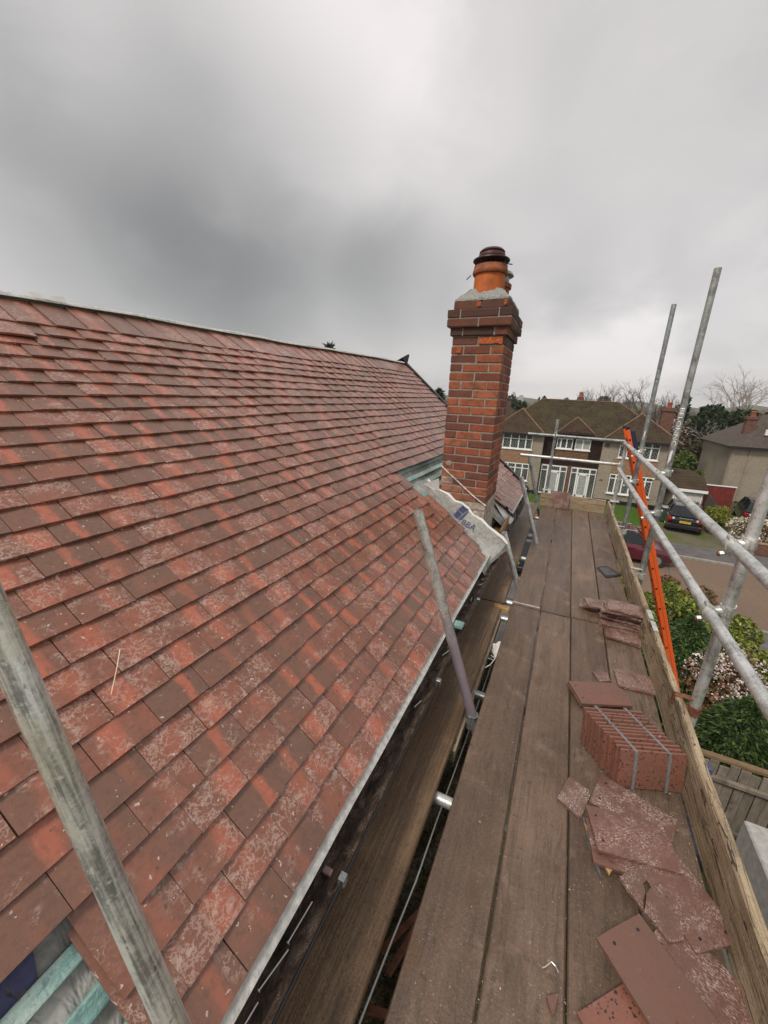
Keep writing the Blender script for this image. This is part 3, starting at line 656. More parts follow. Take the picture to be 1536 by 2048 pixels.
def course(z, ex, odd, i):
    x0, x1, y0, y1 = CX0-ex, CX1+ex, CY0-ex, CY1+ex; g = .010; h = .1025; W = x1-x0; D = y1-y0
    if odd:
        l = (W-g)/2
        for yy in (y0+h/2, y1-h/2):
            for xx in (x0+l/2, x1-l/2): brick(l, h, xx, yy, z, bcol(z, xx, yy, i))
        rem = D-2*h-2*g; a = .215; b = rem-a-g
        for xx in (x0+h/2, x1-h/2):
            ya = y0+h+g; brick(h, a, xx, ya+a/2, z, bcol(z, xx, ya, i)); brick(h, b, xx, ya+a+g+b/2, z, bcol(z, xx, ya+a, i))
    else:
        a = .215
        for xx in (x0+h/2, x1-h/2):
            for yy in (y0+a/2, y1-a/2): brick(h, a, xx, yy, z, bcol(z, xx, yy, i))
            b = D-2*a-2*g; brick(h, b, xx, (y0+y1)/2, z, bcol(z, xx, (y0+y1)/2, i))
        l = W-2*h-2*g
        for yy in (y0+h/2, y1-h/2): brick(l, h, (x0+x1)/2, yy, z, bcol(z, (x0+x1)/2, yy, i))
for i in range(27): course(2.16-.0357-.0715*i, 0, i % 2 == 0, i)
course(2.194, .020, False, 30); course(2.2625, .045, True, 31); course(2.331, .045, False, 32); course(2.400, .008, True, 33)
# spalled orange faces
for x0, x1, z0, z1 in ((-.80, -.605, 2.099, 2.150), (-.985, -.945, 2.030, 2.074), (-.845, -.812, 2.382, 2.42), (-.626, -.602, 2.384, 2.424)):
    mb = MB(); n = 10; V = []
    for a in range(n+1):
        for b in range(4): V.append((x0+(x1-x0)*(a+random.uniform(-.2, .2))/n, CY0-.0065-.009*(z0 > 2.3)-random.uniform(0, .004), z0+(z1-z0)*b/3+random.uniform(-.003, .003)))
    mb.add(V, [(a*4+b, a*4+b+1, (a+1)*4+b+1, (a+1)*4+b) for a in range(n) for b in range(3)]); mb.build('spalled_face', simple('spalled_orange_brick', (.42, .115, .035), .95, 0, .6, 60, .8), chim)
# old flashing line and a blob of sealant
mb = MB(); P = [(-1.035, 1.045), (-.95, .975), (-.88, .925), (-.78, .85), (-.70, .79), (-.585, .72)]
for (a, b), (c, d) in zip(P, P[1:]): mb.tube((a, CY0-.006, b), (c, CY0-.006, d), .007, 8)
mb.build('flashing_remnant', simple('old_lead_edge', (.50, .47, .43), .7, 0, .6, 30), chim)
mb = MB(); mb.lathe([(.001, -.006), (.024, -.005), (.029, 0), (.020, .004), (.001, .005)], (0, 0, 0), 9)
mb.build('mortar_dab', MORTAR, chim, True, M=Matrix.Translation((-.965, CY0-.004, 1.075)) @ Matrix.Rotation(R(90), 4, 'X') @ Matrix.Diagonal((1.1, .9, .7, 1)))
# flaunching: rough cement sloping up to the pots
mb = MB(); V = []; n = 28
for lv, (ins, z) in enumerate(((-.004, 2.432), (-.002, 2.448), (.03, 2.476), (.065, 2.508), (.095, 2.538), (.19, 2.55))):
    for side in range(4):
        for k in range(n//4*2):
            t = k/(n//4*2); x0, x1, y0, y1 = CX0+ins, CX1-ins, CY0+ins, CY1-ins
            p = [(x0+(x1-x0)*t, y0), (x1, y0+(y1-y0)*t), (x1-(x1-x0)*t, y1), (x0, y1-(y1-y0)*t)][side]
            V.append((p[0]+random.uniform(-.005, .005), p[1]+random.uniform(-.005, .005), z+random.uniform(-.007, .009)*(lv > 0)))
m = n//4*2*4
mb.add(V, [(i*m+k, i*m+(k+1) % m, (i+1)*m+(k+1) % m, (i+1)*m+k) for i in range(5) for k in range(m)]+[tuple(range(5*m, 6*m))]); mb.build('flaunching', FLAUNCH, chim)
p1 = (-.805, 3.69, 2.490); p2 = (-.785, 3.935, 2.480)
MB().lathe([(.132, 0), (.128, .06), (.125, .155), (.124, .165)], p1, 36).build('chimney_pot', POT, chim, True)
MB().lathe([(.124, .160), (.140, .165), (.146, .178), (.142, .200), (.137, .206), (.137, .228), (.114, .230), (.110, .15)], p1, 36).build('pot_rim', POTRIM, chim, True)
MB().lathe([(.115, 0), (.111, .06), (.108, .125)], p2, 30).build('chimney_pot', POTRIM, chim, True)
MB().lathe([(.108, .120), (.124, .125), (.126, .155), (.113, .165), (.09, .165)], p2, 30).build('pot_rim', POTRIM, chim, True)
MB().lathe([(.10, .16), (.10, .22), (.135, .225), (.12, .25), (.05, .27), (.01, .272)], p2, 30).build('pot_cap', GALVD, chim, True)
mb = MB(); c = p1
for k in range(20):
    t = 2*math.pi*k/20
    for dr in (1, -1):
        q = t+dr*.33; mb.tube((c[0]+.118*math.cos(t), c[1]+.118*math.sin(t), c[2]+.225), (c[0]+.142*math.cos(q), c[1]+.142*math.sin(q), c[2]+.268), .0028, 5)
mb.lathe([(.118, .222), (.122, .226), (.122, .232), (.116, .232)], c, 30).build('cowl_mesh', COWL, chim)
MB().lathe([(.142, .262), (.150, .268), (.148, .276), (.118, .292), (.10, .294)], c, 36).build('cowl_skirt', COWL, chim, True)
MB().lathe([(.095, .288), (.108, .300), (.106, .318), (.09, .33)], c, 36).build('cowl_band', COWLR, chim, True)
MB().lathe([(.100, .326), (.104, .334), (.085, .352), (.045, .363), (.002, .366)], c, 36).build('cowl_cap', COWL, chim, True)
MB().tube((c[0]-.15, c[1]-.05, c[2]+.165), (c[0]-.185, c[1]-.05, c[2]+.135), .004, 6).tube((c[0]+.13, c[1]-.06, c[2]+.225), (c[0]+.185, c[1]-.06, c[2]+.215), .004, 6).build('cowl_wire', COWL, chim)

# ------------------------------------------------------------------ scaffold
def board(name, x0, x1, y0, y1, zt, mat, label, group, th=.038, band=True):
    mb = MB(); n = 14; V = []                                     # a slightly bowed, worn plank
    sk = random.uniform(-.002, .002); bw = random.uniform(-.003, .003); cup = random.uniform(-.0015, .0015)
    for j in range(n+1):
        t = j/n; y = y0+(y1-y0)*t; z = zt+bw*math.sin(t*math.pi)
        e = [random.uniform(-.0012, .0012) for _ in range(2)]
        V += [(x0+e[0], y, z-th), (x0+e[0], y, z-.005), (x0+.004+e[0], y, z), ((x0+x1)/2, y, z+cup), (x1-.004+e[1], y, z), (x1+e[1], y, z-.005), (x1+e[1], y, z-th)]
    F = [(j*7+k, j*7+(k+1) % 7, (j+1)*7+(k+1) % 7, (j+1)*7+k) for j in range(n) for k in range(7)]+[tuple(range(7)), tuple(range(n*7, n*7+7))]
    o = thing(mb.add(V, F), name, mat, label, 'board', group, False)
    return o
bx = [-.208, .0208, .2496, .4784, .708]
NB = ['board of the near deck at the roofward edge beside the gap', 'board of the near deck, second from the gap', 'board of the near deck under the small square tile piece', 'splashed board of the near deck under the toe board and broken tiles']
FB = ['board of the far deck at the roofward edge beside the gap', 'board of the far deck, second from the gap', 'board of the far deck, third from the gap', 'muddy board of the far deck carrying the tall tile stack']
for k in range(4):
    g = .0035
    a = board('scaffold_board', bx[k]+g, bx[k+1]-g, -1.2, 3.118+.006*k, -.002*(k % 2), DECKD if k == 3 else DECK, 'brown wooden '+NB[k], 'near deck boards')
    b = board('scaffold_board', bx[k]+g-.004, bx[k+1]-g-.004, 3.126+.006*k, 6.742, .006-.003*(k % 2), DECKD if k == 3 else DECK, 'brown wooden '+FB[k], 'far deck boards')
    if k == 0: MB().box(bx[0]+.004, bx[1]-.012, 3.15, 3.166, .0, .009).build('end_band', GALV, b)
board('scaffold_board', -.478, -.284, -1.2, 3.10, -.012, INNER, 'wet dark brown board below the gutter, nearest the camera', 'boards below the gutter')
board('scaffold_board', -.485, -.272, 3.108, 6.9, -.004, INNER, 'wet dark brown board below the gutter, beside the chimney', 'boards below the gutter')
def toe(y0, y1, label):
    mb = MB(); n = 26; V = []
    for j in range(n+1):
        y = y0+(y1-y0)*j/n; e = .002*math.sin(y*3.1)+random.uniform(-.0012, .0012); t = random.uniform(-.0025, .0015)
        V += [(.711+e, y, .003), (.711+e, y, .213+t), (.717+e, y, .2215+t), (.740+e, y, .2235+t), (.746+e, y, .216+t), (.746+e, y, .003)]
    return thing(mb.add(V, [(j*6+k, j*6+(k+1) % 6, (j+1)*6+(k+1) % 6, (j+1)*6+k) for j in range(n) for k in range(6)]+[tuple(range(6)), tuple(range(n*6, n*6+6))]), 'toe_board', TOE, label, 'board', 'toe boards along the street side')
t1 = toe(-1.0, 2.945, 'knotty yellowed toe board along the near deck edge beside the tile bundle'); t2 = toe(2.955, 6.74, 'toe board along the far deck edge beside the tall tile stack and ladder')
MB().box(.715, .744, 2.80, 2.93, .226, .229).build('end_band', GALV, t1); MB().box(.715, .744, 2.965, 3.10, .226, .229).build('end_band', GALV, t2)
thing(MB().box(-.26, .70, 6.752, 6.79, .003, .222, .004), 'toe_board', TOEX, 'weathered toe board closing the far end of the deck', 'board')
TR = .0242
def coupler(parent, p, ax1, ax2, off):          # two bands, a saddle block and swing bolts, joining tube 1 at p and tube 2 at p+off
    p = Vector(p); q = p+Vector(off); ax1 = Vector(ax1).normalized(); ax2 = Vector(ax2).normalized()
    mb = MB(); mb.tube(p-ax1*.026, p+ax1*.026, TR+.0055, 16); mb.tube(q-ax2*.026, q+ax2*.026, TR+.0055, 16)
    mb.tube(p+(q-p)*.3, p+(q-p)*.7, .022, 10)
    dn = (q-p).normalized(); s1 = ax1.cross(dn).normalized(); s2 = ax2.cross(dn).normalized()
    for P, sv, ax, sg in ((p, s1, ax1, -1), (q, s2, ax2, 1)):
        c = P+sv*(TR+.014); mb.tube(c-dn*.030, c+dn*.034, .0065, 8); mb.tube(c+dn*sg*.030, c+dn*sg*.046, .0125, 6)
        mb.tube(c-ax*.014+dn*.012*sg, c+ax*.014+dn*.012*sg, .012, 8)
        c = P-sv*(TR+.010); mb.tube(c-ax*.020, c+ax*.020, .0095, 8)
    mb.build('coupler', CLAMP, parent, True)
    c = p+s1*(TR+.014)-dn*.034; MB().tube(c, c-dn*.02, .012, 6).build('coupler_nut', RUST, parent)
def tube(name, p0, p1, mat, label, cat='tube', group=None, r=TR):
    p0 = Vector(p0); p1 = Vector(p1); M = Matrix.Translation(p0) @ (p1-p0).to_track_quat('Z', 'Y').to_matrix().to_4x4()
    return tag(MB().tube((0, 0, 0), (0, 0, (p1-p0).length), r, 24, None, .004).build(name, mat, None, True, M=M), label, cat, group)
g_std = 'standards along the street side of the deck'
P3 = tube('scaffold_standard', (.805, 2.16, G+.05), (.805, 2.16, 2.9), GALV, 'thick galvanised upright tube at the right, nearest the camera', 'tube', g_std)
P1 = tube('scaffold_standard', (.808, 3.92, G+.05), (.812, 4.0, 2.655), GALVW, 'tall galvanised upright tube with white lettering, second from the camera', 'tube', g_std)
P2 = tube('scaffold_standard', (.805, 5.30, G+.05), (.815, 5.53, 2.72), GALVD, 'slender galvanised upright tube standing next to the orange ladder top', 'tube', g_std)
U0, U1 = Vector((.744, .3, 1.03)), Vector((.752, 6.42, 1.142)); L0, L1 = Vector((.740, .3, .70)), Vector((.735, 6.42, .775))
ur = tube('guard_rail', U0, U1, GALV, 'upper galvanised guard rail running along the street side', 'tube', 'guard rails along the street side', .0245)
lr = tube('guard_rail', L0, L1, GALV, 'lower galvanised guard rail running along the street side', 'tube', 'guard rails along the street side', .0245)
def onrail(a, b, y): return a+(b-a)*((y-a.y)/(b.y-a.y))
for y, X in ((2.16, .805), (3.955, .81), (5.42, .81)):
    for a, b, rr in ((U0, U1, ur), (L0, L1, lr)):
        p = onrail(a, b, y); coupler(rr, p, (b-a), (0, 0, 1), (X-p.x, 0, .02))
for y, st in ((2.16, P3), (3.93, P1), (5.33, P2)):
    mb = MB().tube((.805, y, .14), (.805, y, .19), TR+.005, 16).box(.706, .80, y-.016, y+.016, .224, .230, .001).box(.7055, .7095, y-.016, y+.016, .17, .23).box(.748, .79, y-.012, y+.012, .15, .18)
    mb.build('board_clip', RUST if y < 3 else CLAMP, st, True)
# worn white lettering and paint dabs on the second standard
tv, tf = text_mesh('BELONNC', .046); mb = MB(); V = []
for a, b, _z in tv:
    th = b/TR; V.append((.81-.0002+(TR+.0008)*math.cos(R(236)+th), 3.955+.0006+(TR+.0008)*math.sin(R(236)+th), 1.50-a*1.45))
mb.add(V, tf); mb.build('lettering', WHITE, P1)
for st, (X, Y) in ((P1, (.8095, 3.945)), (P2, (.808, 5.40))):
    mb = MB(); rr = TR+.001; V = []; z0 = 1.19 if st is P1 else 1.27
    for k in range(9):
        for j in range(4): V.append((X+rr*math.cos(R(205+16*j)), Y+rr*math.sin(R(205+16*j)), z0+.011*k+random.uniform(-.01, .01)+(.012*j)))
    mb.add(V, [(k*4+j, k*4+j+1, (k+1)*4+j+1, (k+1)*4+j) for k in range(8) for j in range(3) if random.random() < .8]); mb.build('paint_dab', WHITE, st)
# end of the platform
e1 = tube('guard_rail', (-.60, 6.84, 1.15), (.80, 6.84, 1.135), GALVD, 'upper grey guard rail across the far end of the deck', 'tube', 'guard rails across the far end')
e2 = tube('guard_rail', (-.67, 6.82, .80), (.76, 6.82, .785), GALV, 'lower grey guard rail across the far end of the deck', 'tube', 'guard rails across the far end')
s1 = tube('scaffold_standard', (-.185, 6.875, G+.05), (-.185, 6.875, 1.40), GALVD, 'short upright tube rising behind the end rails, before the far house doors'); s2 = tube('scaffold_standard', (.785, 6.62, G+.05), (.785, 6.62, 1.19), GALV, 'short upright tube at the far street-side corner of the deck')
coupler(s1, (-.185, 6.84, 1.145), (1, 0, 0), (0, 0, 1), (0, .035, 0)); coupler(s1, (-.185, 6.82, .795), (1, 0, 0), (0, 0, 1), (0, .055, 0)); coupler(s2, (.752, 6.4, 1.142), (0, 1, 0), (0, 0, 1), (.03, .2, -.02)); coupler(s2, (.785, 6.80, .79), (1, 0, 0), (0, 0, 1), (0, -.12, 0))
MB().box(-.245, -.125, 6.80, 6.93, .25, .262, .003).build('base_plate', GALV, s1); MB().box(.73, .85, 6.56, 6.68, .25, .262, .003).build('base_plate', GALV, s2)
# inner tubes leaning over the eaves
def lean(x, y, z, L, mat, label, r=.0265, ang=19.5, dn=.35):
    d = Vector((-math.sin(R(ang)), 0, math.cos(R(ang)))); p = Vector((x, y, z)); return tube('scaffold_tube', p-d*dn, p+d*L, mat, label, 'tube', 'tubes leaning from the deck over the eaves', r)
tube('scaffold_tube', (-.302, .21, .10), (-1.072, .21, 2.30), GALVT, 'big weathered grey tube leaning across the roof in the left foreground', 'tube', 'tubes leaning from the deck over the eaves', .022)
T2 = lean(-.240, 1.795, -.03, 1.195, PURP, 'leaning tube with mauve painted lower half in front of the chimney', .0268)
lean(-.240, 3.70, -.035, .50, GALV, 'short leaning tube at the end of the torn underlay', .026, 20.5)
lean(-.180, 4.80, .10, .73, GALV, 'leaning tube beside the far roof piece, third from the camera', .026, 20); lean(-.235, 7.0, -.25, 1.07, GALVD, 'leaning tube farthest from the camera, under the end rail', .026, 17)
MB().tube((-.24, 1.795, -.10), (-.24, 1.795, -.02), .034, 14).build('coupler', GALVD, T2)
for k, (y, z, m) in enumerate(((1.30, -.075, GALV), (1.36, -.16, GALVD), (2.02, -.075, GALVD), (2.98, -.075, GALV), (3.26, -.068, GALV), (4.40, -.075, GALV), (5.2, -.075, GALVD), (6.2, -.075, GALV))):
    tube('transom_tube', (-.62, y, z), (.72, y, z-.004), m, ['silvery transom tube under the deck, nearest the camera', 'dark tube just beneath the nearest transom', 'transom tube where the mauve leaning tube stands', 'transom tube just before the board joint', 'transom tube just beyond the board joint', 'transom tube below the chimney', 'transom tube beyond the chimney', 'transom tube near the far deck end'][k], 'tube', 'transoms under the deck')
tube('ledger_tube', (-.10, -.5, -.125), (-.10, 7.0, -.125), GALVD, 'ledger tube under the deck edge along the gap', 'tube'); tube('ledger_tube', (.60, -.5, -.125), (.60, 7.0, -.125), GALV, 'ledger tube under the deck on the street side', 'tube')
thing(MB().box(-.355, -.215, 3.02, 3.075, -.05, -.004, .004), 'timber_offcut', RAWW, 'short grey-brown timber block lying across the gap at the board joint', 'offcut')
thing(MB().box(-.300, -.265, 1.55, 3.0, -.13, -.055, .003), 'timber_bearer', TOE, 'pale timber bearer on edge beside the gap', 'timber')
# ladder
lad = empty('ladder', (3.1, 6.3, G), 'orange extension ladder with dark rung holes leaning against the scaffold', 'ladder')
dl = Vector((-.351, 0, 1)).normalized(); nl = Vector((1, 0, .351)).normalized(); LB = Vector((.694, 0, 1.374)); LEN = (1.374-G)/dl.z
def lM(y, t, off): A = LB-dl*t+nl*off; return Matrix(((nl.x, 0, dl.x, A.x), (0, 1, 0, y), (nl.z, 0, dl.z, A.z), (0, 0, 0, 1)))
for y in (6.10, 6.42):
    MB().box(-.023, .023, -.012, .012, -LEN, 0, .005).build('stile', ORANGE, lad, M=lM(y, 0, 0))
    MB().box(-.027, .027, -.015, .015, -.03, .012, .004).build('stile_cap', BLACKP, lad, M=lM(y, 0, 0))
    y2 = y+.0+(.03 if y < 6.3 else -.03)
    MB().box(-.022, .022, -.012, .012, -LEN+.3, -.42, .006).build('stile', ORANGE, lad, M=lM(y2, 0, .050)); MB().box(-.025, .025, -.0145, .0145, -.43, -.06, .006).build('stile', NAVY, lad, M=lM(y2, 0, .056))
k = .17
while k < LEN-.2:
    MB().tube(LB-dl*k+Vector((0, 6.0865, 0)), LB-dl*k+Vector((0, 6.436, 0)), .0150, 10).build('rung', BLACKP, lad); k += .305

# ------------------------------------------------------------------ loose things on the deck
def deck_tile(x, y, z, ang, mat, label, w=.170, L=.272, tilt=(0, 0), group='loose clay tiles on the deck', holes=True, broken=None, name='clay_tile', cam_=.004):
    V, F = tile_geo(w, L, .0125, cam_); V = [(a, b-L/2, c) for a, b, c in V]
    if broken: 
        V = []; n = len(broken)
        for zz in (.0125, 0): V += [(a, b, zz) for a, b in broken]
        F = [tuple(range(n))[::-1], tuple(range(n, 2*n))]+[(k, (k+1) % n, n+(k+1) % n, n+k) for k in range(n)]
    me = tile_mesh(name, mat, V, F, w); fixn(me)
    o = bpy.data.objects.new(name, me); COL.objects.link(o); o.location = (x, y, z); o.rotation_euler = (R(tilt[0]), R(tilt[1]), R(ang)); o.color = (1, 1, 1, 1)
    if holes and not broken:
        for sx in (-1, 1):
            h = MB().tube((sx*w*.27, L/2-.028, .0118+cam_*.7), (sx*w*.27, L/2-.028, .0132+cam_*.7), .0048, 10).build('nail_hole', BLACKP); h.parent = o
    return tag(o, label, 'tile', group)
deck_tile(.492, .955, .050, 39+5, TCLEAN, 'clean plain brown clay tile lying topmost at the bottom right', .178, .30, (2.5, -3))
deck_tile(.465, 1.405, .034, 102, TDUST, 'dusty clay tile with pale scrapes, topmost of the heap by the bundle', .18, .285, (1.5, 2))
deck_tile(.49, 1.545, .015, 72, TDUST, 'dusty clay tile half under the strapped bundle and the scraped tile', .18, .285, (0, 1.5))
deck_tile(.455, 1.36, .012, 98, TDUST, 'dusty clay tile lowest in the heap, sticking out to the left', .17, .27, (0, 1))
deck_tile(.605, 1.285, .022, -146, TDUST, 'dusty clay tile with two nail holes tilted against the toe board', .178, .285, (1, 2))
deck_tile(.63, 1.06, .016, 52, TDUST, 'dusty clay tile partly under the clean brown tile by the toe board', .165, .28, (0, 2))
deck_tile(.44, .86, .016, -45, TBUND, 'reddish clay tile at the very bottom edge under the clean brown tile', .18, .29)
deck_tile(.445, 1.235, .030, 0, TDUST, 'broken half of a clay tile with a jagged right edge', broken=[(-.035, .0), (.05, .085), (.058, .04), (.04, .015), (.044, -.01), (.032, -.04), (.03, -.075)], name='broken_tile', tilt=(1, 1))
deck_tile(.535, 1.19, .030, 0, TDUST, 'broken clay tile half wedged between the clean tile and the holed tile', broken=[(-.03, .055), (.0, .085), (.06, .075), (.045, -.06), (.0, -.085), (-.06, -.03), (-.05, 0), (-.045, .03)], name='broken_tile', tilt=(-1, 1))
deck_tile(.268, 1.515, .001, 0, TDUST, 'small squarish tile fragment lying alone over the board gap', broken=[(-.065, -.045), (-.02, .085), (.06, .06), (.065, .03), (.03, -.085), (.01, -.09)], name='tile_fragment')
deck_tile(.392, 2.24, .014, 26, TDUST, 'clay tile directly underneath the clean tile near the deck middle', .18, .285, holes=False, group='pair of tiles mid deck').rotation_euler.z += R(90)
deck_tile(.398, 2.235, .027, 114, TCLEAN, 'clean dark clay tile lying on another one, mid deck before the bundle', .18, .285, (0, 0), 'pair of tiles mid deck')
deck_tile(.615, 2.49, .002, 95, TDUST, 'scored dusty clay tile lying flat against the toe board', .17, .215, (0, .5))
deck_tile(.425, 2.44, .001, 0, TDUST, 'small tile fragment left of the scored tile', broken=[(-.05, .03), (.035, .06), (.05, -.015), (-.01, -.055)], name='tile_fragment')
deck_tile(.212, .82, .001, 0, TDUST, 'tiny triangular pale tile chip at the bottom edge of the deck', broken=[(-.016, .005), (.016, .026), (.006, -.024), (-.004, -.02)], name='tile_chip')
deck_tile(.035, 6.715, .142, 90, TDUST, 'dusty clay tile propped upright against the end toe board', .29, .275, (80, 0), 'loose clay tiles on the deck', False).rotation_euler = (R(80), 0, R(2))
# strapped bundle of tiles standing on their long edges
bun = empty('tile_bundle', (.53, 1.81, 0), 'strapped bundle of red clay tiles standing on edge against the toe board', 'tile bundle')
bd = Vector((.93, .37, 0)).normalized(); bn = Vector((-.37, .93, 0)).normalized()      # along a tile, and along the row
VB, FB_ = tile_geo(.182, .285, .0100, .003); VBm = None
BME = tile_mesh('bundle_tile', TBUND, VB, FB_, .182); fixn(BME)
NBT = 12
for k in range(NBT):
    A = Vector((.436, 1.662, .004))+bn*(.0208*k)-bd*(.0052*k)+bd*random.uniform(-.009, .009); tl = R(random.uniform(-1.5, 1.5)+11)
    up = (Vector((0, 0, 1))*math.cos(tl)+bn*math.sin(tl)); nz = bd.cross(up).normalized()      # local x up the tile's width, y along, z the face towards the viewer
    A = A+up*.091; o = bpy.data.objects.new('clay_tile', BME); COL.objects.link(o)
    fz = -nz if nz.dot(bn) > 0 else nz
    o.matrix_basis = Matrix(((up.x, bd.x, fz.x, A.x), (up.y, bd.y, fz.y, A.y), (up.z, bd.z, fz.z, A.z), (0, 0, 0, 1))); setpar(o, bun)
for q in (.070, .215):
    a = Vector((.436, 1.662, 0))+bd*q-bn*.018; b = a+bn*(.0208*NBT+.012)-bd*(.0052*NBT)
    mb = MB(); hw = .0065; h = .184; bk = bn*.036
    for P, Q in ((a+Vector((0, 0, .004)), a+bk+Vector((0, 0, h))), (a+bk+Vector((0, 0, h)), b+bk+Vector((0, 0, h-.002))), (b+bk+Vector((0, 0, h-.002)), b+Vector((0, 0, .004)))):
        n_ = (Q-P).cross(bd).normalized()*.0012; V = []
        for X in (P, Q): V += [X-bd*hw-n_, X+bd*hw-n_, X+bd*hw+n_, X-bd*hw+n_]
        mb.add(V, [(0, 1, 5, 4), (1, 2, 6, 5), (2, 3, 7, 6), (3, 0, 4, 7), (0, 1, 2, 3), (4, 5, 6, 7)])
    mb.build('strap', STRAPM, bun)
# loose stack by the toe board
zz = .003
for k in range(9):
    a = 88+random.uniform(-11, 11); x = .600+random.uniform(-.022, .018); y = 3.20+random.uniform(-.035, .035)
    lab = ['lowest', 'second', 'third', 'fourth', 'fifth', 'sixth', 'seventh', 'eighth', 'topmost'][k]
    deck_tile(x, y, zz, a, TDUST, f'{lab} tile of the loose stack, counted upward, by the far toe board' if k not in (0, 8) else f'{lab} tile of the loose stack by the far toe board', .175, .265, (random.uniform(-1.2, 1.2), random.uniform(-1.5, 1.5)), 'tiles of the loose stack', False, None, 'clay_tile', .002)
    zz += .0195
for k in range(4): deck_tile(.445+.012*k, 3.40-.012*k, .004+.0175*k, 84+5*k, TDUST, ['lowest', 'second', 'third', 'topmost'][k]+' tile of the low fan leaning behind the loose stack', .17, .26, (0, 3), 'low fan of tiles', False)
deck_tile(.60, 3.00, .004, 84, TDUST, 'tile with a chipped edge lying in front of the loose stack', .14, .22, (0, 1), 'loose clay tiles on the deck', False)
deck_tile(.585, 2.985, .02, 87, TDUST, 'narrow tile on top of the chipped one in front of the loose stack', .12, .21, (0, -1), 'loose clay tiles on the deck', False)
# black flat rubber tray
ba = [(.488, 4.335), (.505, 4.365), (.575, 4.425), (.60, 4.42), (.706, 4.255), (.705, 4.235), (.575, 4.118), (.55, 4.122)]
pl = thing(MB().prism(ba, 2, .007, .013), 'rubber_pad', BLACKP, 'flat black rubber pad lying on the far deck by the toe board', 'pad')
cxm = sum(p[0] for p in ba)/8; cym = sum(p[1] for p in ba)/8
MB().prism([(cxm+(p[0]-cxm)*.75, cym+(p[1]-cym)*.75) for p in ba], 2, .0128, .0145).build('pad_centre', BLACKD, pl)
thing(MB().prism([(.300, 1.44), (.318, 1.43), (.362, 1.225), (.335, 1.27)], 2, .001, .007), 'slate_strip', SLATE, 'thin grey slate strip beside the splintered wood', 'slate')
thing(MB().prism([(.305, 1.405), (.322, 1.385), (.40, 1.275), (.385, 1.245), (.335, 1.335)], 2, .008, .019), 'wood_splinter', RAWW, 'splintered yellow wood sliver sticking out from the tile heap', 'wood')
def wire(name, pts, r, mat, label, cat, group=None):
    mb = MB()
    for a, b in zip(pts, pts[1:]): mb.tube(a, b, r, 7)
    return thing(mb, name, mat, label, cat, group, True)
wire('bent_nail', [(.182, .886, .003), (.190, .892, .003), (.207, .913, .003), (.219, .908, .003), (.228, .897, .003)], .0018, NAIL, 'bent bright nail lying on the deck board in the lower right', 'nail')
wire('straw_stalk', [tuple(roofp(.866, .566, .075)), tuple(roofp(.82, .53, .078)), tuple(roofp(.763, .483, .073))], .0014, simple('straw', (.72, .6, .45), .8), 'thin pale straw stalk lying on the roof tiles', 'straw')
wire('straw_stalk', [tuple(roofp(.44, 1.62, .075)), tuple(roofp(.405, 1.66, .076))], .0011, NAIL, 'tiny pale sliver on the tiles near the mauve tube', 'straw')
for k, (y0, y1, x0, x1) in enumerate(((.50, .60, -.462, -.455), (.40, .49, -.47, -.452), (.32, .385, -.463, -.458), (1.85, 1.91, -.45, -.43), (1.98, 2.02, -.46, -.44), (2.55, 2.60, -.45, -.455), (2.82, 2.86, -.455, -.43), (2.93, 2.96, -.45, -.44), (3.05, 3.10, -.44, -.46), (1.42, 1.47, -.455, -.44))):
    n_ = wire('gutter_nail', [(x0, y0, .249), (x1, y1, .250)], .0022, NAIL, ['longest bright nail in the gutter, mid one of the near three', 'bright nail in the gutter, second of the near three', 'bright nail in the gutter nearest the camera', 'nail in the gutter below the mauve tube', 'nail in the gutter just past the mauve tube', 'nail in the gutter past the teal offcut', 'first of three nails in the gutter before the chimney', 'second of three nails in the gutter before the chimney', 'third of three nails in the gutter, next to the chimney felt', 'lone nail in the gutter before the mauve tube'][k], 'nail', 'nails in the gutter')
    d_ = Vector((x1-x0, y1-y0, 0)).normalized(); MB().tube(Vector((x0, y0, .249))-d_*.001, Vector((x0, y0, .249))+d_*.001, .005, 8).build('nail_head', NAIL, n_)
thing(MB().box(-.470, -.440, .672, .69, .248, .262, .003), 'tile_crumb', TDUST, 'small pinkish tile crumb lying in the gutter', 'tile chip')
thing(MB().box(-.475, -.405, 2.10, 2.16, .282, .306, .003), 'batten_offcut', TEAL, 'teal batten offcut lying across the gutter by the mauve tube', 'offcut')
# under the deck: cable, rag, debris seen through the gap
wire('white_cable', [(-.300, .30, -.12), (-.286, .55, -.12), (-.274, .80, -.13), (-.262, 1.0, -.14), (-.262, 1.25, -.16), (-.255, 1.75, -.2), (-.25, 2.4, -.22), (-.25, 3.0, -.22)], .0032, WHITE, 'thin white cable running below the gap between the boards', 'cable')
wire('white_wire_loop', [(-.25, 2.45, -.08), (-.215, 2.40, -.06), (-.235, 2.33, -.07), (-.27, 2.30, -.09)], .003, WHITE, 'loop of white wire beside the white rag in the gap', 'wire')
mb = MB(); V = []
for i in range(6):
    for j in range(5): V.append((-.30+.024*j+random.uniform(-.006, .006), 2.5+.03*i+random.uniform(-.008, .008), -.10+.025*math.sin(i*1.9+j*1.3)+random.uniform(-.006, .006)))
mb.add(V, [(i*5+j, i*5+j+1, (i+1)*5+j+1, (i+1)*5+j) for i in range(5) for j in range(4)]); thing(mb, 'white_rag', FELTW, 'crumpled white plastic rag caught in the gap', 'rag')
thing(MB().box(-.335, -.22, 2.38, 2.41, -.09, -.06, .003), 'black_bracket', BLACKP, 'short black bracket in the gap beneath the white rag', 'bracket')
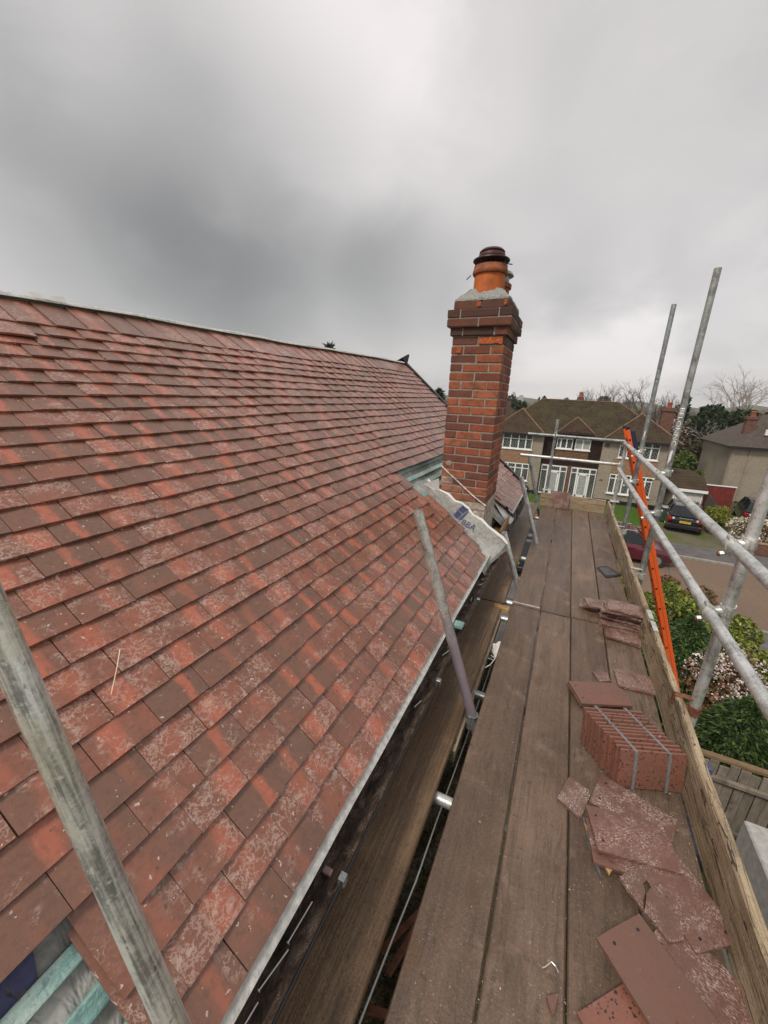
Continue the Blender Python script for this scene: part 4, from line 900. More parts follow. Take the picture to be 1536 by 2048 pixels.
for k, (x, y, a) in enumerate(((-.30, .93, 62), (-.275, .90, 75), (-.27, .70, 15), (-.29, .42, 80))):
    L = .24 if k < 2 else .13
    thing(MB().box(-L/2, L/2, -.012, .012, -.30, -.29, .002, Matrix.Translation((x+.03, y, 0)) @ Matrix.Rotation(R(a), 4, 'Z')), 'wood_offcut', simple('wet_orange_wood', (.22, .075, .03), .4, 0, .4, 30), ['longer orange wood offcut below the gap', 'orange wood offcut crossing the longer one below the gap', 'small orange splinter below the gap', 'orange splinter below the gap at the bottom of the picture'][k], 'offcut', 'offcuts below the gap')
mb = MB(); n = 90; V = []
for j in range(n+1):
    for k in range(9): V.append((-.72+.075*k, -.8+.095*j, -.40+.018*math.sin(j*1.7+k*2.3)+.02*random.random()))
mb.add(V, [(j*9+k, j*9+k+1, (j+1)*9+k+1, (j+1)*9+k) for j in range(40) for k in range(8)])
lo = mb.build('lower_boards', SOIL, None); tag(lo, None, None, None, 'structure')
# debris grit on the deck: crumbs nobody could count
mb = MB(); 
for k in range(900):
    x = random.uniform(-.2, .70); y = random.choice((random.uniform(.6, 3), random.uniform(.6, 6.7))); r_ = abs(random.gauss(.0012, .0011))+.0008
    if random.random() < .35: x = random.choice(bx[1:4])+random.gauss(0, .004)
    if random.random() < .3: x = random.uniform(.48, .70)
    mb.add([(x+random.uniform(-1, 1)*r_, y+random.uniform(-1, 1)*r_, .0035+random.uniform(0, r_)*1.4) for _ in range(4)], [(0, 1, 2), (0, 2, 3), (0, 3, 1), (1, 3, 2)])
gr = mb.build('grit', simple('pale_grit', (.42, .36, .32), .9, 0, .5, 200)); tag(gr, 'fine pale tile grit and crumbs scattered over the deck boards', 'grit', None, 'stuff')

# ------------------------------------------------------------------ plants
def leaves(mb_pts, size, asp=1.6, droop=0., up=.3):
    """one small quad per point; returns V,F arrays"""
    n = len(mb_pts); d = rng.normal(size=(n, 3)); d[:, 2] -= droop*1.5; d /= np.linalg.norm(d, axis=1)[:, None]
    w = np.cross(d, rng.normal(size=(n, 3))+np.array([0, 0, up])); w /= np.linalg.norm(w, axis=1)[:, None]+1e-9
    sz = size*rng.uniform(.6, 1.35, n)[:, None]; d = d*sz*asp/2; w = w*sz/2
    V = np.stack([mb_pts-d, mb_pts+w*.9-d*.1, mb_pts+d, mb_pts-w*.9-d*.1], 1).reshape(-1, 3)
    return V
def leaf_obj(name, V, mat, parent=None, top=False):
    n = len(V)//4; me = bpy.data.meshes.new(name); me.from_pydata(V.tolist(), [], np.arange(n*4).reshape(-1, 4).tolist()); me.materials.append(mat)
    o = bpy.data.objects.new(name, me); COL.objects.link(o); setpar(o, parent); return o
def cloud(c, rad, n, clumps=14, shell=.55, cl=.34):
    """points in uneven clumps through an ellipsoid"""
    c = np.array(c); rad = np.array(rad); q = rng.normal(size=(clumps, 3)); q /= np.linalg.norm(q, axis=1)[:, None]; q *= rng.uniform(shell, 1, clumps)[:, None]**.7
    k = rng.integers(0, clumps, n); p = rng.normal(size=(n, 3)); p /= np.linalg.norm(p, axis=1)[:, None]; p *= rng.uniform(.45, 1, n)[:, None]**.5*cl*rng.uniform(.7, 1.3, clumps)[k][:, None]
    return c+(q[k]*(1-cl*.6)+p)*rad
def limbs(mb, base, h, r, n=6, spread=.5, lean=(0, 0)):
    b = Vector(base); t = b+Vector((lean[0], lean[1], h*.55)); mb.tube(b, t, r, 8, r*.6)
    for k in range(n):
        a = 2*math.pi*k/n+random.uniform(-.4, .4); f = random.uniform(.25, .95); s0 = b+(t-b)*f
        e = s0+Vector((math.cos(a)*spread, math.sin(a)*spread, h*random.uniform(.25, .45))); mb.tube(s0, e, r*.42, 6, r*.12)
def shrub(name, x, y, z0, rx, ry, h, mat, label, cat='shrub', n=2600, size=.12, asp=1.6, droop=0, group=None, extra=None, clumps=22, cl=.32):
    e = empty(name, (x, y, z0), label, cat, group); mb = MB(); limbs(mb, (x, y, z0-.05), h*.9, .05+.015*h, 7, min(rx, ry)*.6); mb.build('trunk', BARK, e)
    leaf_obj('crown', leaves(cloud((x, y, z0+h*.52), (rx, ry, h*.52), n, clumps, .45, cl), size, asp, droop), mat, e)
    if extra: leaf_obj('blossom', leaves(cloud((x, y, z0+h*.55), (rx*1.02, ry*1.02, h*.52), extra[1], clumps*2, .7, .22), extra[2], 1.1), extra[0], e)
    return e
def thuja(name, x, y, z0, r, h, mat, label, n=3200, size=.16, group=None):      # layered drooping sprays on a cone-ish body
    e = empty(name, (x, y, z0), label, 'conifer', group); MB().tube((x, y, z0-.05), (x, y, z0+h*.95), .09, 8, .02).build('trunk', BARK, e)
    t = rng.uniform(0, 1, n)**.8; a = rng.uniform(0, 2*math.pi, n); lob = 1+.22*np.sin(a*5+t*9)+.15*np.sin(a*9-t*17)
    rr = r*(1-t**1.7)*lob*rng.uniform(.25, 1.12, n)**.6+.02
    P = np.stack([x+rr*np.cos(a), y+rr*np.sin(a), z0+t*h+rng.normal(0, .05, n)], 1)
    d = np.stack([np.cos(a), np.sin(a), -.1+rng.normal(0, .45, n)], 1)+rng.normal(0, .45, (n, 3)); d /= np.linalg.norm(d, axis=1)[:, None]
    w = np.cross(d, np.array([0, 0, 1.])+rng.normal(0, 1.1, (n, 3))); w /= np.linalg.norm(w, axis=1)[:, None]; sz = size*rng.uniform(.6, 1.5, n)[:, None]
    V = np.stack([P-d*sz*.6, P+w*sz*.24, P+d*sz*.9, P-w*sz*.24], 1).reshape(-1, 3); leaf_obj('crown', V, mat, e); return e
def bare_tree(name, x, y, z0, h, spread, label, bark, r0=.16, weep=0., levels=5, seed=1, fan=.55):
    rd = random.Random(seed); e = empty(name, (x, y, z0), label, 'tree', 'bare winter trees'); mt = MB(); mc = MB()
    def grow(p, d, L, r, lv):
        q = p+d*L; (mt if lv == 0 else mc).tube(p, q, r, 6 if lv < 2 else 4, r*.68, caps=False)
        if lv >= levels: return
        for k in range(rd.choice((2, 3, 3)) if lv else 5):
            nd = Vector((d.x+rd.uniform(-1, 1)*fan*spread, d.y+rd.uniform(-1, 1)*fan*spread, d.z+rd.uniform(-.25, .45)-weep*lv*.35)).normalized()
            grow(p+d*L*(rd.uniform(.55, 1) if lv else rd.uniform(.45, 1)), nd, L*rd.uniform(.58, .82), r*.58, lv+1)
    grow(Vector((x, y, z0)), Vector((0, 0, 1)), h*.34, r0, 0); mt.build('trunk', bark, e); mc.build('crown', TWIG if bark is not BIRCH else bark, e); return e
# planting between the near house and the road
shrub('golden_shrub', 2.75, 14.0, G, .9, 1.6, 2.0, L_YEL, 'yellow-green shrub behind the ladder, left of the front hedge', n=9000, size=.085, droop=.1)
shrub('photinia_shrub', 4.2, 14.6, G, 1.1, 1.0, 1.75, L_RED, 'red-tipped shrub in front of the maroon car by the pavement', n=7500, size=.075)
shrub('laurel_hedge', 3.2, 12.0, G, 1.25, 1.8, 2.35, L_LAUREL, 'glossy laurel hedge right beside the orange ladder', 'hedge', 34000, .064, 2.2, .2, None, None, 40, .26)
thuja('feathery_conifer', 3.2, 9.9, G, 1.15, 2.75, L_THUJA, 'feathery green conifer behind the lower guard rail, left of the blossom', 42000, .075)
shrub('laurel_hedge', 4.75, 11.6, G, .85, 2.2, 1.9, L_LAUREL, 'sunlit edge of laurel hedge bordering the pavement under the lower rail', 'hedge', 22000, .058, 2.0, .2, None, None, 30, .28)
shrub('blossom_shrub', 3.85, 9.1, G, .9, 1.0, 2.5, L_RED, 'shrub full of pale pink-white blossom beside the near upright tube', 'shrub', 5000, .06, 1.5, 0, None, (L_BLOSS, 7000, .042), 26)
thuja('dark_conifer', 3.75, 8.05, G, 1.0, 2.2, L_DARK, 'dark green conifer above the grey fence in the lower right', 44000, .07)
thuja('dark_conifer', 4.9, 8.2, G, .9, 2.1, L_DARK, 'low dark conifer at the right edge of the picture by the fence', 22000, .07)
bare_tree('bare_shrub', 2.75, 9.9, G+.5, 2.6, .7, 'thin leafless grey shrub standing in front of the feathery conifer', TWIG, .016, 0, 4, 5)
# fence and neighbour's yard in the lower right
fe = empty('board_fence', (3.6, 6.75, G), 'grey weathered close-board fence below the dark conifer', 'fence')
for k in range(26):
    x = 2.0+.135*k; h = 1.72+random.uniform(-.03, .03); MB().box(x, x+.125, 6.80+.01*(k % 2), 6.82+.01*(k % 2), G, G+h, .003).build('fence_board', FENCEW, fe)
for z in (G+.45, G+1.42): MB().box(1.95, 5.6, 6.72, 6.79, z, z+.075, .006).build('rail', FENCEW, fe)
for x in (2.3, 4.15, 5.5): MB().box(x, x+.09, 6.72, 6.81, G, G+1.85, .006).build('post', FENCEW, fe)
MB().box(1.95, 5.6, 6.83, 6.93, G+1.74, G+1.80, .006).build('capping', FENCEC, fe)
thing(MB().box(2.80, 2.98, 6.70, 6.80, G+1.53, G+1.64, .01), 'blue_tin', simple('blue_tin_paint', (.07, .10, .19), .5), 'small blue tin standing on the fence rail', 'tin')
thing(MB().box(3.02, 5.5, 1.5, 5.72, G, -3.75, .02), 'concrete_shed', CONC, 'pale concrete shed top at the right edge below the toe board', 'shed')
thing(MB().lathe([(.25, 0), (.28, .75), (.30, .82), (.24, .93), (.02, .96)], (2.72, 6.1, G), 18), 'dustbin', COAL, 'dark round dustbin standing before the grey fence', 'bin', None, True)

# ------------------------------------------------------------------ the house across the road
YH = 33.07
fh = empty('semi_detached_house', (.5, 36, G), 'pebbledashed semi-detached house with mossy hipped roof across the road', 'house')
MB().box(-5.6, 6.70, YH+.55, 41, G, -.78).build('wall', PEBB, fh)
MB().box(-5.55, -1.66, YH, YH+.56, G, -.78).build('wing_wall', PEBB, fh); MB().box(2.46, 6.68, YH, YH+.56, G, -.78).build('wing_wall', PEBB, fh)
MB().box(2.40, 6.74, YH-.03, YH, G, G+.35).box(-5.6, -1.6, YH-.03, YH, G, G+.35).build('plinth', BLACKP, fh)
def roofm(name, V, F, mat): return MB().add(V, F).build(name, mat, fh)
ez = -.76
mr_ = roofm('roof', [(-6.0, 33.25, ez), (7.1, 33.25, ez), (7.1, 41.3, ez), (-6.0, 41.3, ez), (-2.5, 37.2, 1.93), (3.3, 37.2, 1.86)], [(0, 1, 5, 4), (1, 2, 5), (2, 3, 4, 5), (3, 0, 4), (0, 3, 2, 1)], FARROOF)
def wing(xa, xb, xm): return MB().add([(xa, YH-.33, ez), (xb, YH-.33, ez), (xb, 36.4, ez), (xa, 36.4, ez), (xm, 35.1, 1.10), (xm, 36.4, 1.10)], [(0, 1, 4), (1, 2, 5, 4), (3, 0, 4, 5), (0, 3, 2, 1), (2, 3, 5)]).build('wing_roof', FARROOF2, fh)
w1 = wing(2.36, 7.22, 4.77); w2 = wing(-5.95, -1.58, -3.75)
w3 = MB().add([(-.75, YH+.12, -.44), (1.76, YH+.12, -.44), (1.76, 35.4, -.44), (-.75, 35.4, -.44), (.47, 34.0, .66), (.47, 35.6, .66), (-.75, YH+.12, -.60), (1.76, YH+.12, -.60)], [(0, 1, 4), (1, 2, 5, 4), (3, 0, 4, 5), (0, 1, 7, 6)]).build('porch_roof', FARROOF2, fh)
def hips(p, pairs, r=.05):
    mb = MB()
    for a, b in pairs: mb.tube(a, b, r, 8)
    mb.build('hip_tiles', HIPT, p)
hips(w1, [((2.36, YH-.33, ez), (4.77, 35.1, 1.12)), ((7.22, YH-.33, ez), (4.77, 35.1, 1.12)), ((4.77, 35.1, 1.12), (4.77, 36.1, 1.12))]); hips(w2, [((-5.95, YH-.33, ez), (-3.75, 35.1, 1.12)), ((-1.58, YH-.33, ez), (-3.75, 35.1, 1.12)), ((-3.75, 35.1, 1.12), (-3.75, 36.1, 1.12))])
hips(w3, [((-.75, YH+.12, -.44), (.47, 34.0, .68)), ((1.76, YH+.12, -.44), (.47, 34.0, .68))], .04); hips(mr_, [((-2.5, 37.2, 1.95), (3.3, 37.2, 1.88)), ((-6.0, 33.25, ez), (-2.5, 37.2, 1.95)), ((7.1, 33.25, ez), (3.3, 37.2, 1.88))], .04)
MB().box(-6.0, -1.55, YH-.36, YH-.30, ez-.14, ez+.0).box(2.34, 7.24, YH-.36, YH-.30, ez-.14, ez+.0).box(-1.5, 2.3, 33.18, 33.24, ez-.14, ez).build('far_gutter', BLACKP, fh)
# centre bay: dark hung tiles, tan band, two glazed porches
MB().box(-1.66, 2.46, YH+.44, YH+.548, -3.05, -.80).build('hung_tiles', HUNG, fh)
MB().box(-.72, 1.62, YH+.40, YH+.438, -2.55, -1.84).build('hung_tiles', HUNGO, fh)
MB().box(.36, .62, YH+.36, YH+.50, G, -3.05).build('brick_pier', FARRED, fh)
def window(x0, x1, z0, z1, y, cols, trans=None, sill=True, glass=LEAD, fw=.075, name='window'):
    mb = MB(); mb.box(x0, x1, y-.06, y+.02, z1-fw, z1).box(x0, x1, y-.06, y+.02, z0, z0+fw)
    n = len(cols)-1; xs = [x0+(x1-x0)*c for c in cols]
    for k, x in enumerate(xs): mb.box(max(x0, x-fw*.6), min(x1, x+fw*.6), y-.062, y+.018, z0+fw, z1-fw)
    if trans: 
        zt = z0+(z1-z0)*trans; mb.box(x0+fw*.6, x1-fw*.6, y-.055, y+.015, zt-.03, zt+.03)
    if sill: mb.box(x0-.06, x1+.06, y-.12, y+.02, z0-.07, z0-.002)
    o = mb.build(name, WHITE, fh)
    for k in range(n): MB().box(xs[k], xs[k+1], y-.012, y-.004, z0+.02, z1-.02).build('pane', glass, o)
    return o
c4 = [0, .27, .54, .78, 1]
window(-4.75, -2.48, -2.02, -.84, YH, c4, .68); window(3.55, 6.00, -2.02, -.84, YH, [0, .2, .4, .6, .8, 1], .72)
MB().box(-4.78, -2.45, YH-.05, YH-.002, -3.12, -2.10).build('brick_panel', FARBRICK, fh); MB().box(3.30, 6.05, YH-.05, YH-.002, -3.22, -2.10).build('brick_panel', FARBRICK, fh)
window(-4.75, -2.48, -4.55, -3.16, YH, c4, .72); window(3.30, 6.0, -4.72, -3.26, YH, [0, .15, .32, .5, .68, .85, 1], .78)
window(-.70, .42, -1.76, -.94, YH+.43, [0, .25, .62, 1], None); window(.60, 1.66, -1.76, -.94, YH+.43, [0, .5, 1], None, True, CURT)
for a, b in ((-1.55, .34), (.64, 2.42)):
    window(a, b, G+.12, -3.12, YH+.45, [0, .26, .74, 1], .82, False, LEAD, .09, 'porch'); 
    m_ = (a+b)/2; w_ = (b-a); door = MB().box(m_-w_*.2, m_-w_*.2+.09, YH+.36, YH+.385, G+.14, -3.60).box(m_+w_*.2-.09, m_+w_*.2, YH+.36, YH+.385, G+.14, -3.60).box(m_-w_*.2, m_+w_*.2, YH+.36, YH+.385, -3.7, -3.58).box(m_-w_*.2, m_+w_*.2, YH+.36, YH+.385, G+.14, G+.35).build('front_door', WHITE, fh)
    MB().box(m_-w_*.19, m_+w_*.19, YH+.388, YH+.394, G+.2, -3.6).build('pane', CURT, door)
MB().box(2.62, 2.86, YH-.12, YH-.01, -1.28, -1.05, .01).build('alarm_box', COAL, fh)
MB().box(2.66, 2.76, YH-.035, YH-.002, -3.86, -3.76).box(2.79, 2.89, YH-.035, YH-.002, -3.86, -3.76).build('number_plaque', RUST, fh)
ck = MB().box(6.15, 6.95, 36, 36.7, -.6, 1.55, .02).box(6.08, 7.02, 35.93, 36.77, 1.35, 1.62, .02).build('chimney_stack', FARRED, fh); MB().lathe([(.17, 0), (.15, .3), (.18, .34), (.12, .42)], (6.55, 36.35, 1.62), 14).build('chimney_pot', POTF, ck, True)
ck = MB().box(.2, .75, 39, 39.6, .8, 2.25, .02).build('chimney_stack', FARRED, fh); MB().lathe([(.16, 0), (.14, .3), (.17, .33), (.1, .4)], (.48, 39.3, 2.25), 14).build('chimney_pot', POTF, ck, True)
# house at the right
rh = empty('pebbledash_house', (16, 44, G), 'plain pebbledashed house with dark roof at the right edge', 'house')
MB().box(12.15, 22, 40.4, 48, G, -1.15).build('wall', PEBB, rh)
MB().add([(11.75, 40.05, -1.12), (22.4, 40.05, -1.12), (22.4, 48.4, -1.12), (11.75, 48.4, -1.12), (16, 44.2, 2.0), (19, 44.2, 2.0)], [(0, 1, 5, 4), (1, 2, 5), (2, 3, 4, 5), (3, 0, 4), (0, 3, 2, 1)]).build('roof', GREYROOF, rh)
MB().box(11.72, 22.4, 39.98, 40.04, -1.28, -1.13).build('far_gutter', BLACKP, rh); MB().tube((12.25, 40.33, G), (12.25, 40.33, -1.2), .045, 8).tube((13.35, 40.36, G), (13.35, 40.36, -1.2), .07, 8).build('downpipe', PEBB, rh)
ck = MB().box(12.95, 13.6, 41.6, 42.25, -1.0, 1.15, .02).box(12.88, 13.67, 41.53, 42.32, .95, 1.2, .02).build('chimney_stack', FARRED, rh); MB().lathe([(.2, 0), (.18, .3), (.21, .34), (.12, .42)], (13.3, 41.9, 1.2), 14).build('chimney_pot', POTF, ck, True)
MB().box(14.1, 14.3, 41.0, 41.2, -.2, .25, .02).build('vent', WHITE, rh)
# garage, boards, bin
ga = empty('garage', (8.1, 34.5, G), 'small garage with peeling white double doors and brown roof', 'garage')
MB().box(7.25, 9.0, 32.42, 37, G, -3.68).build('wall', PEBB, ga); MB().add([(7.0, 32.2, -3.66), (9.15, 32.2, -3.66), (9.15, 37.2, -3.66), (7.0, 37.2, -3.66), (7.0, 33.6, -2.95), (9.05, 33.6, -2.95), (7.0, 37.2, -2.95), (9.05, 37.2, -2.95)], [(0, 1, 5, 4), (4, 5, 7, 6), (1, 2, 7, 5), (0, 4, 6, 3), (0, 3, 2, 1)]).build('roof', FARROOF2, ga)
MB().box(7.05, 9.1, 32.14, 32.2, -3.84, -3.66).build('fascia', WHITE, ga)
for k in range(14): MB().box(7.36+.105*k, 7.36+.105*k+.1, 32.36, 32.40, G+.05, -3.92, .004).build('door_board', WPAINT, ga)
MB().box(7.28, 7.35, 32.34, 32.41, G, -3.86).box(8.84, 8.92, 32.34, 32.41, G, -3.86).build('door_frame', WHITE, ga)
rb = empty('red_fence', (9.9, 33, G), 'dark red painted board fence with a pale top beside the garage', 'fence')
for k in range(11): MB().box(9.15+.145*k, 9.15+.145*k+.14, 33.0, 33.03, G, -3.36, .004).build('fence_board', REDW, rb)
MB().box(9.12, 10.78, 32.97, 33.09, -3.355, -3.30).build('capping', WHITE, rb)
bf = empty('brown_fence', (9.2, 31, G), 'low brown board fence running forward from the garage corner', 'fence')
for k in range(16): MB().box(9.12, 9.15, 29.6+.175*k, 29.6+.175*k+.17, G, -4.15+.028*k, .004).build('fence_board', BARK, bf)
bn_ = thing(MB().box(6.30, 6.82, 29.5, 30.1, G+.1, G+1.0, .03), 'wheelie_bin', BINM, 'dark green wheelie bin standing in front of the garage', 'bin'); MB().box(6.27, 6.85, 29.45, 30.13, G+1.0, G+1.07, .02).build('lid', CLAMP, bn_)
bw = empty('brick_wall', (9.9, 25.4, G), 'low red brick garden wall by the flowering bush', 'wall')
MB().box(9.05, 16, 25.3, 25.52, G, G+.62).build('wall_body', FARRED, bw); MB().box(9.0, 16, 25.27, 25.55, G+.622, G+.68, .01).build('coping', FARBRICK, bw)
bw2 = empty('brick_wall', (2, 25.2, G), 'low brick garden wall in front of the far lawn', 'wall'); MB().box(-5, 5.2, 25.05, 25.27, G, G+.6).build('wall_body', FARBRICK, bw2); MB().box(-5, 5.25, 25.02, 25.3, G+.602, G+.66, .01).build('coping', FARRED, bw2)
shrub('golden_bush', 8.95, 28.6, G, .85, .9, 1.75, L_YEL, 'round yellow-green clipped bush beside the black car', 'bush', 5200, .07, 1.3, 0, None, None, 40, .3)
shrub('flowering_bush', 9.75, 26.6, G, 1.1, .8, 1.75, L_RED, 'bush covered in cream flowers behind the near upright tube', 'bush', 2200, .08, 1.4, 0, None, (L_WHITE, 2600, .085), 30)

# ------------------------------------------------------------------ cars
def car(x, y, ang, mat, label, L=4.2, W=1.78, H=1.56, plate=None):
    e = empty('car', (x, y, G), label, 'car', 'parked cars'); c, s_ = math.cos(R(ang)), math.sin(R(ang))
    MX = Matrix(((c, -s_, 0, x), (s_, c, 0, y), (0, 0, 1, G+.06), (0, 0, 0, 1)))
    def B(mb, nm, m, sm=True): 
        mb.v = [tuple(MX @ Vector(p)) for p in mb.v]; return mb.build(nm, m, e, sm)
    h = L/2; k = H/1.56
    st = [(-h, .36, .78, .62), (-h+.06, .26, .93*k, .80), (-h+.35, .20, 1.0*k, .88), (-h+1.0, .18, .98*k, .89), (0, .18, .95*k, .89), (h-1.35, .18, .95*k, .89), (h-.8, .20, .88*k, .86), (h-.25, .24, .74*k, .78), (h, .36, .58*k, .60)]
    mb = MB(); V = []
    for xx, zb, zt, hw in st:
        hw *= W/1.78
        V += [(xx, -hw*.94, zb), (xx, -hw, zb+.18), (xx, -hw, zt-.10), (xx, -hw*.93, zt), (xx, hw*.93, zt), (xx, hw, zt-.10), (xx, hw, zb+.18), (xx, hw*.94, zb)]
    n = len(st); mb.add(V, [(i*8+j, i*8+(j+1) % 8, (i+1)*8+(j+1) % 8, (i+1)*8+j) for i in range(n-1) for j in range(8)]+[tuple(range(8)), tuple(range((n-1)*8, n*8))]); body = B(mb, 'body', mat)
    gs = [(-h+.10, .98*k, .76), (-h+.55, H-.06, .64), (-h+1.0, H, .66), (.15, H-.01, .66), (.45, H-.07, .645), (h-1.15, .95*k, .78)]
    mb = MB(); V = []
    for xx, zt, hw in gs:
        hw *= W/1.78; lo = .94*k
        V += [(xx if zt > 1.1 else xx, -.80*W/1.78, lo), (xx, -hw, max(zt, lo+.005)), (xx, hw, max(zt, lo+.005)), (xx, .80*W/1.78, lo)]
    n = len(gs); mb.add(V, [(i*4+j, i*4+j+1, (i+1)*4+j+1, (i+1)*4+j) for i in range(n-1) for j in range(3)]); B(mb, 'windows', GLASS)
    mb = MB(); V = []
    for xx, zt, hw in gs[1:5]: V += [(xx, -(hw+.012)*W/1.78, zt-.045), (xx, -hw*.93*W/1.78, zt+.014), (xx, hw*.93*W/1.78, zt+.014), (xx, (hw+.012)*W/1.78, zt-.045)]
    mb.add(V, [(i*4+j, i*4+j+1, (i+1)*4+j+1, (i+1)*4+j) for i in range(3) for j in range(3)]); rp_ = B(mb, 'roof', mat)
    for sg in (-1, 1):
        mb = MB(); q = W/1.78
        for a, b in (((-h+.12, .785*q*sg, .95*k), (-h+.56, .655*q*sg, H-.05)), ((.46, .655*q*sg, H-.07), (h-1.13, .79*q*sg, .95*k)), ((-.35, .80*q*sg, .94*k), (-.30, .67*q*sg, H-.03)), ((-h+1.05, .80*q*sg, .94*k), (-h+.95, .67*q*sg, H-.03))): mb.tube(a, b, .035, 6)
        B(mb, 'pillar', mat)
        B(MB().tube((-h+.7, .60*q*sg, H+.035), (.3, .60*q*sg, H+.03), .018, 6), 'roof_rail', ALU)
        B(MB().box(h-1.45, h-1.3, sg*W*.5, sg*(W*.5+.16), .92*k, 1.04*k, .02), 'mirror', mat)
        for xx in (-h+.78, h-.82):
            yy = sg*(W/2-.20); mb = MB().tube((xx, yy, .28), (xx, yy+sg*.205, .28), .335, 22); w_ = B(mb, 'wheel', TYRE); B(MB().tube((xx, yy+sg*.19, .28), (xx, yy+sg*.212, .28), .21, 16), 'rim', ALU).parent = w_
        B(MB().box(-h-.015, -h+.26, sg*.62*q, sg*.865*q, .70*k, .92*k, .03), 'tail_lamp', LAMPR); B(MB().box(-h-.012, -h+.20, sg*.52*q, sg*.66*q, .78*k, .90*k, .02), 'reverse_lamp', LAMPC); B(MB().box(h-.22, h+.01, sg*.45*q, sg*.74*q, .52*k, .66*k, .03), 'headlamp', LAMPC)
        B(MB().box(-h-.02, -h+.08, sg*.62*q, sg*.80*q, .42*k, .50*k, .01), 'reflector', LAMPR)
    B(MB().box(-h-.03, -h+.3, -.80*W/1.78, .80*W/1.78, .26, .52*k, .05), 'bumper', BLACKP); B(MB().box(-h-.02, -h+.03, -.33, .33, .88*k, .91*k, .006), 'boot_trim', ALU)
    pl_ = B(MB().box(-h-.035, -h-.02, -.27, .27, .62*k, .74*k), 'number_plate', PLATEY, False)
    if plate:
        tv, tf = text_mesh(plate, .105); B(MB().add([(-h-.0375, -a, b+.68*k) for a, b, _ in tv], tf), 'plate_lettering', BLACKP, False).parent = pl_
    return e
car(7.35, 29.4, 82, P_BLACK, 'black crossover car parked tail out on the mossy driveway', 4.2, 1.80, 1.60, 'LC09 EKX')
car(3.3, 21.45, 0, P_RED, 'maroon car parked at the far kerb behind the shrubs', 4.3, 1.76, 1.48)
car(12.2, 33.2, 80, P_SILV, 'dark estate car partly hidden behind the golden bush', 4.6, 1.86, 1.62)
car(-1.3, 18.2, 90, P_BLUE, 'dark blue car glimpsed through the gap between the deck boards', 4.2, 1.76, 1.5)

# ------------------------------------------------------------------ trees and far things
def conifer(x, y, z0, r, h, mat, label): return thuja('pine_tree', x, y, z0, r, h, mat, label, 2600, .55, 'conifer tops beyond the roofs')
conifer(-19.6, 30, G, 1.6, 11.1, L_EVER, 'pointed conifer top showing above the near roof ridge')
conifer(-14.3, 45, G, 1.5, 8.2, L_EVER, 'dark conifer standing left of the brick chimney, far off')
bare_tree('bare_tree', 8.2, 63, G, 11.3, 1.15, 'round-headed leafless tree behind the mossy roof', BARK, .22, 0, 6, 3, .6)
bare_tree('bare_tree', 10.4, 58, G, 10.6, 1.1, 'leafless tree between the two tall upright tubes', BARK, .2, 0, 6, 9, .6); bare_tree('bare_tree', 3.2, 66, G, 11.0, 1.1, 'leafless tree just showing over the middle of the mossy ridge', BARK, .2, 0, 6, 14, .6)
bare_tree('bare_tree', 19.0, 62, G, 14.6, 1.0, 'tall pale weeping birch without leaves at the right', BIRCH, .22, .22, 6, 21, .6); bare_tree('bare_tree', 13.6, 51, G, 7.6, 1.2, 'pale crooked leafless tree before the brown undergrowth', BIRCH, .16, .1, 5, 33, .7)
def tree(name, x, y, rx, ry, h, mat, label, n=3600, size=.4, hb=.35, asp=1.6, clumps=26, cl=.3, group='evergreens behind the far houses'):
    e = empty(name, (x, y, G), label, 'tree', group); mb = MB(); limbs(mb, (x, y, G), h*.9, .22, 7, rx*.6); mb.build('trunk', BARK, e)
    leaf_obj('crown', leaves(cloud((x, y, G+h*(hb+(1-hb)/2)), (rx, ry, h*(1-hb)/2*1.05), n, clumps, .4, cl), size, asp, .1), mat, e); return e
tree('evergreen_oak', 13.0, 53, 2.9, 2.2, 7.6, L_EVER, 'big dark evergreen tree right of the tall lettered tube', 7600, .34, .12)
tree('evergreen_oak', 11.0, 55, 1.5, 1.5, 8.3, L_EVER, 'narrow dark evergreen behind the brick stack', 3000, .3, .2)
tree('cedar_tree', 16.9, 57, 2.3, 1.8, 7.4, L_EVER, 'flat-topped dark cedar beneath the weeping birch', 2600, .34, .68, 2.2, 12, .3); tree('cedar_tree', 20.5, 56, 2.2, 1.8, 7.6, L_EVER, 'dark cedar cut by the right edge of the picture', 2600, .34, .5, 2.2, 12, .3)
shrub('brown_thicket', 14.0, 50, G, 3.6, 1.8, 4.5, L_BROWN, 'brown leafless thicket left of the pebbledash house', 'thicket', 7000, .22, 2.6, 0, None, None, 40, .26)
shrub('brown_thicket', 10.4, 47, G, 1.8, 1.4, 4.2, L_BROWN, 'brown thicket between the mossy roof and the dark evergreen', 'thicket', 3200, .22, 2.6, 0, None, None, 26, .26)
shrub('dark_hedge', 13.8, 55.5, G, 4.2, 1.4, 3.2, L_DARK, 'dark shady hedge at the back of the lawn', 'hedge', 5200, .3)
shrub('green_bush', 9.4, 41, G, 1.1, 1.0, 3.9, L_LAWNB, 'bright mid-green bush beside the far house wall', 'bush', 3200, .16); shrub('green_bush', 9.0, 37.8, G, 1.35, 1.0, 2.7, L_LAUREL, 'rounded dark-topped bush behind the garage roof', 'bush', 3200, .13)
shrub('blossom_tree', 10.2, 50, G, 1.3, 1.2, 6.6, L_BROWN, 'pale blossoming tree beside the far brick stack', 'tree', 1200, .2, 1.6, 0, None, (L_BLOSS, 900, .13))
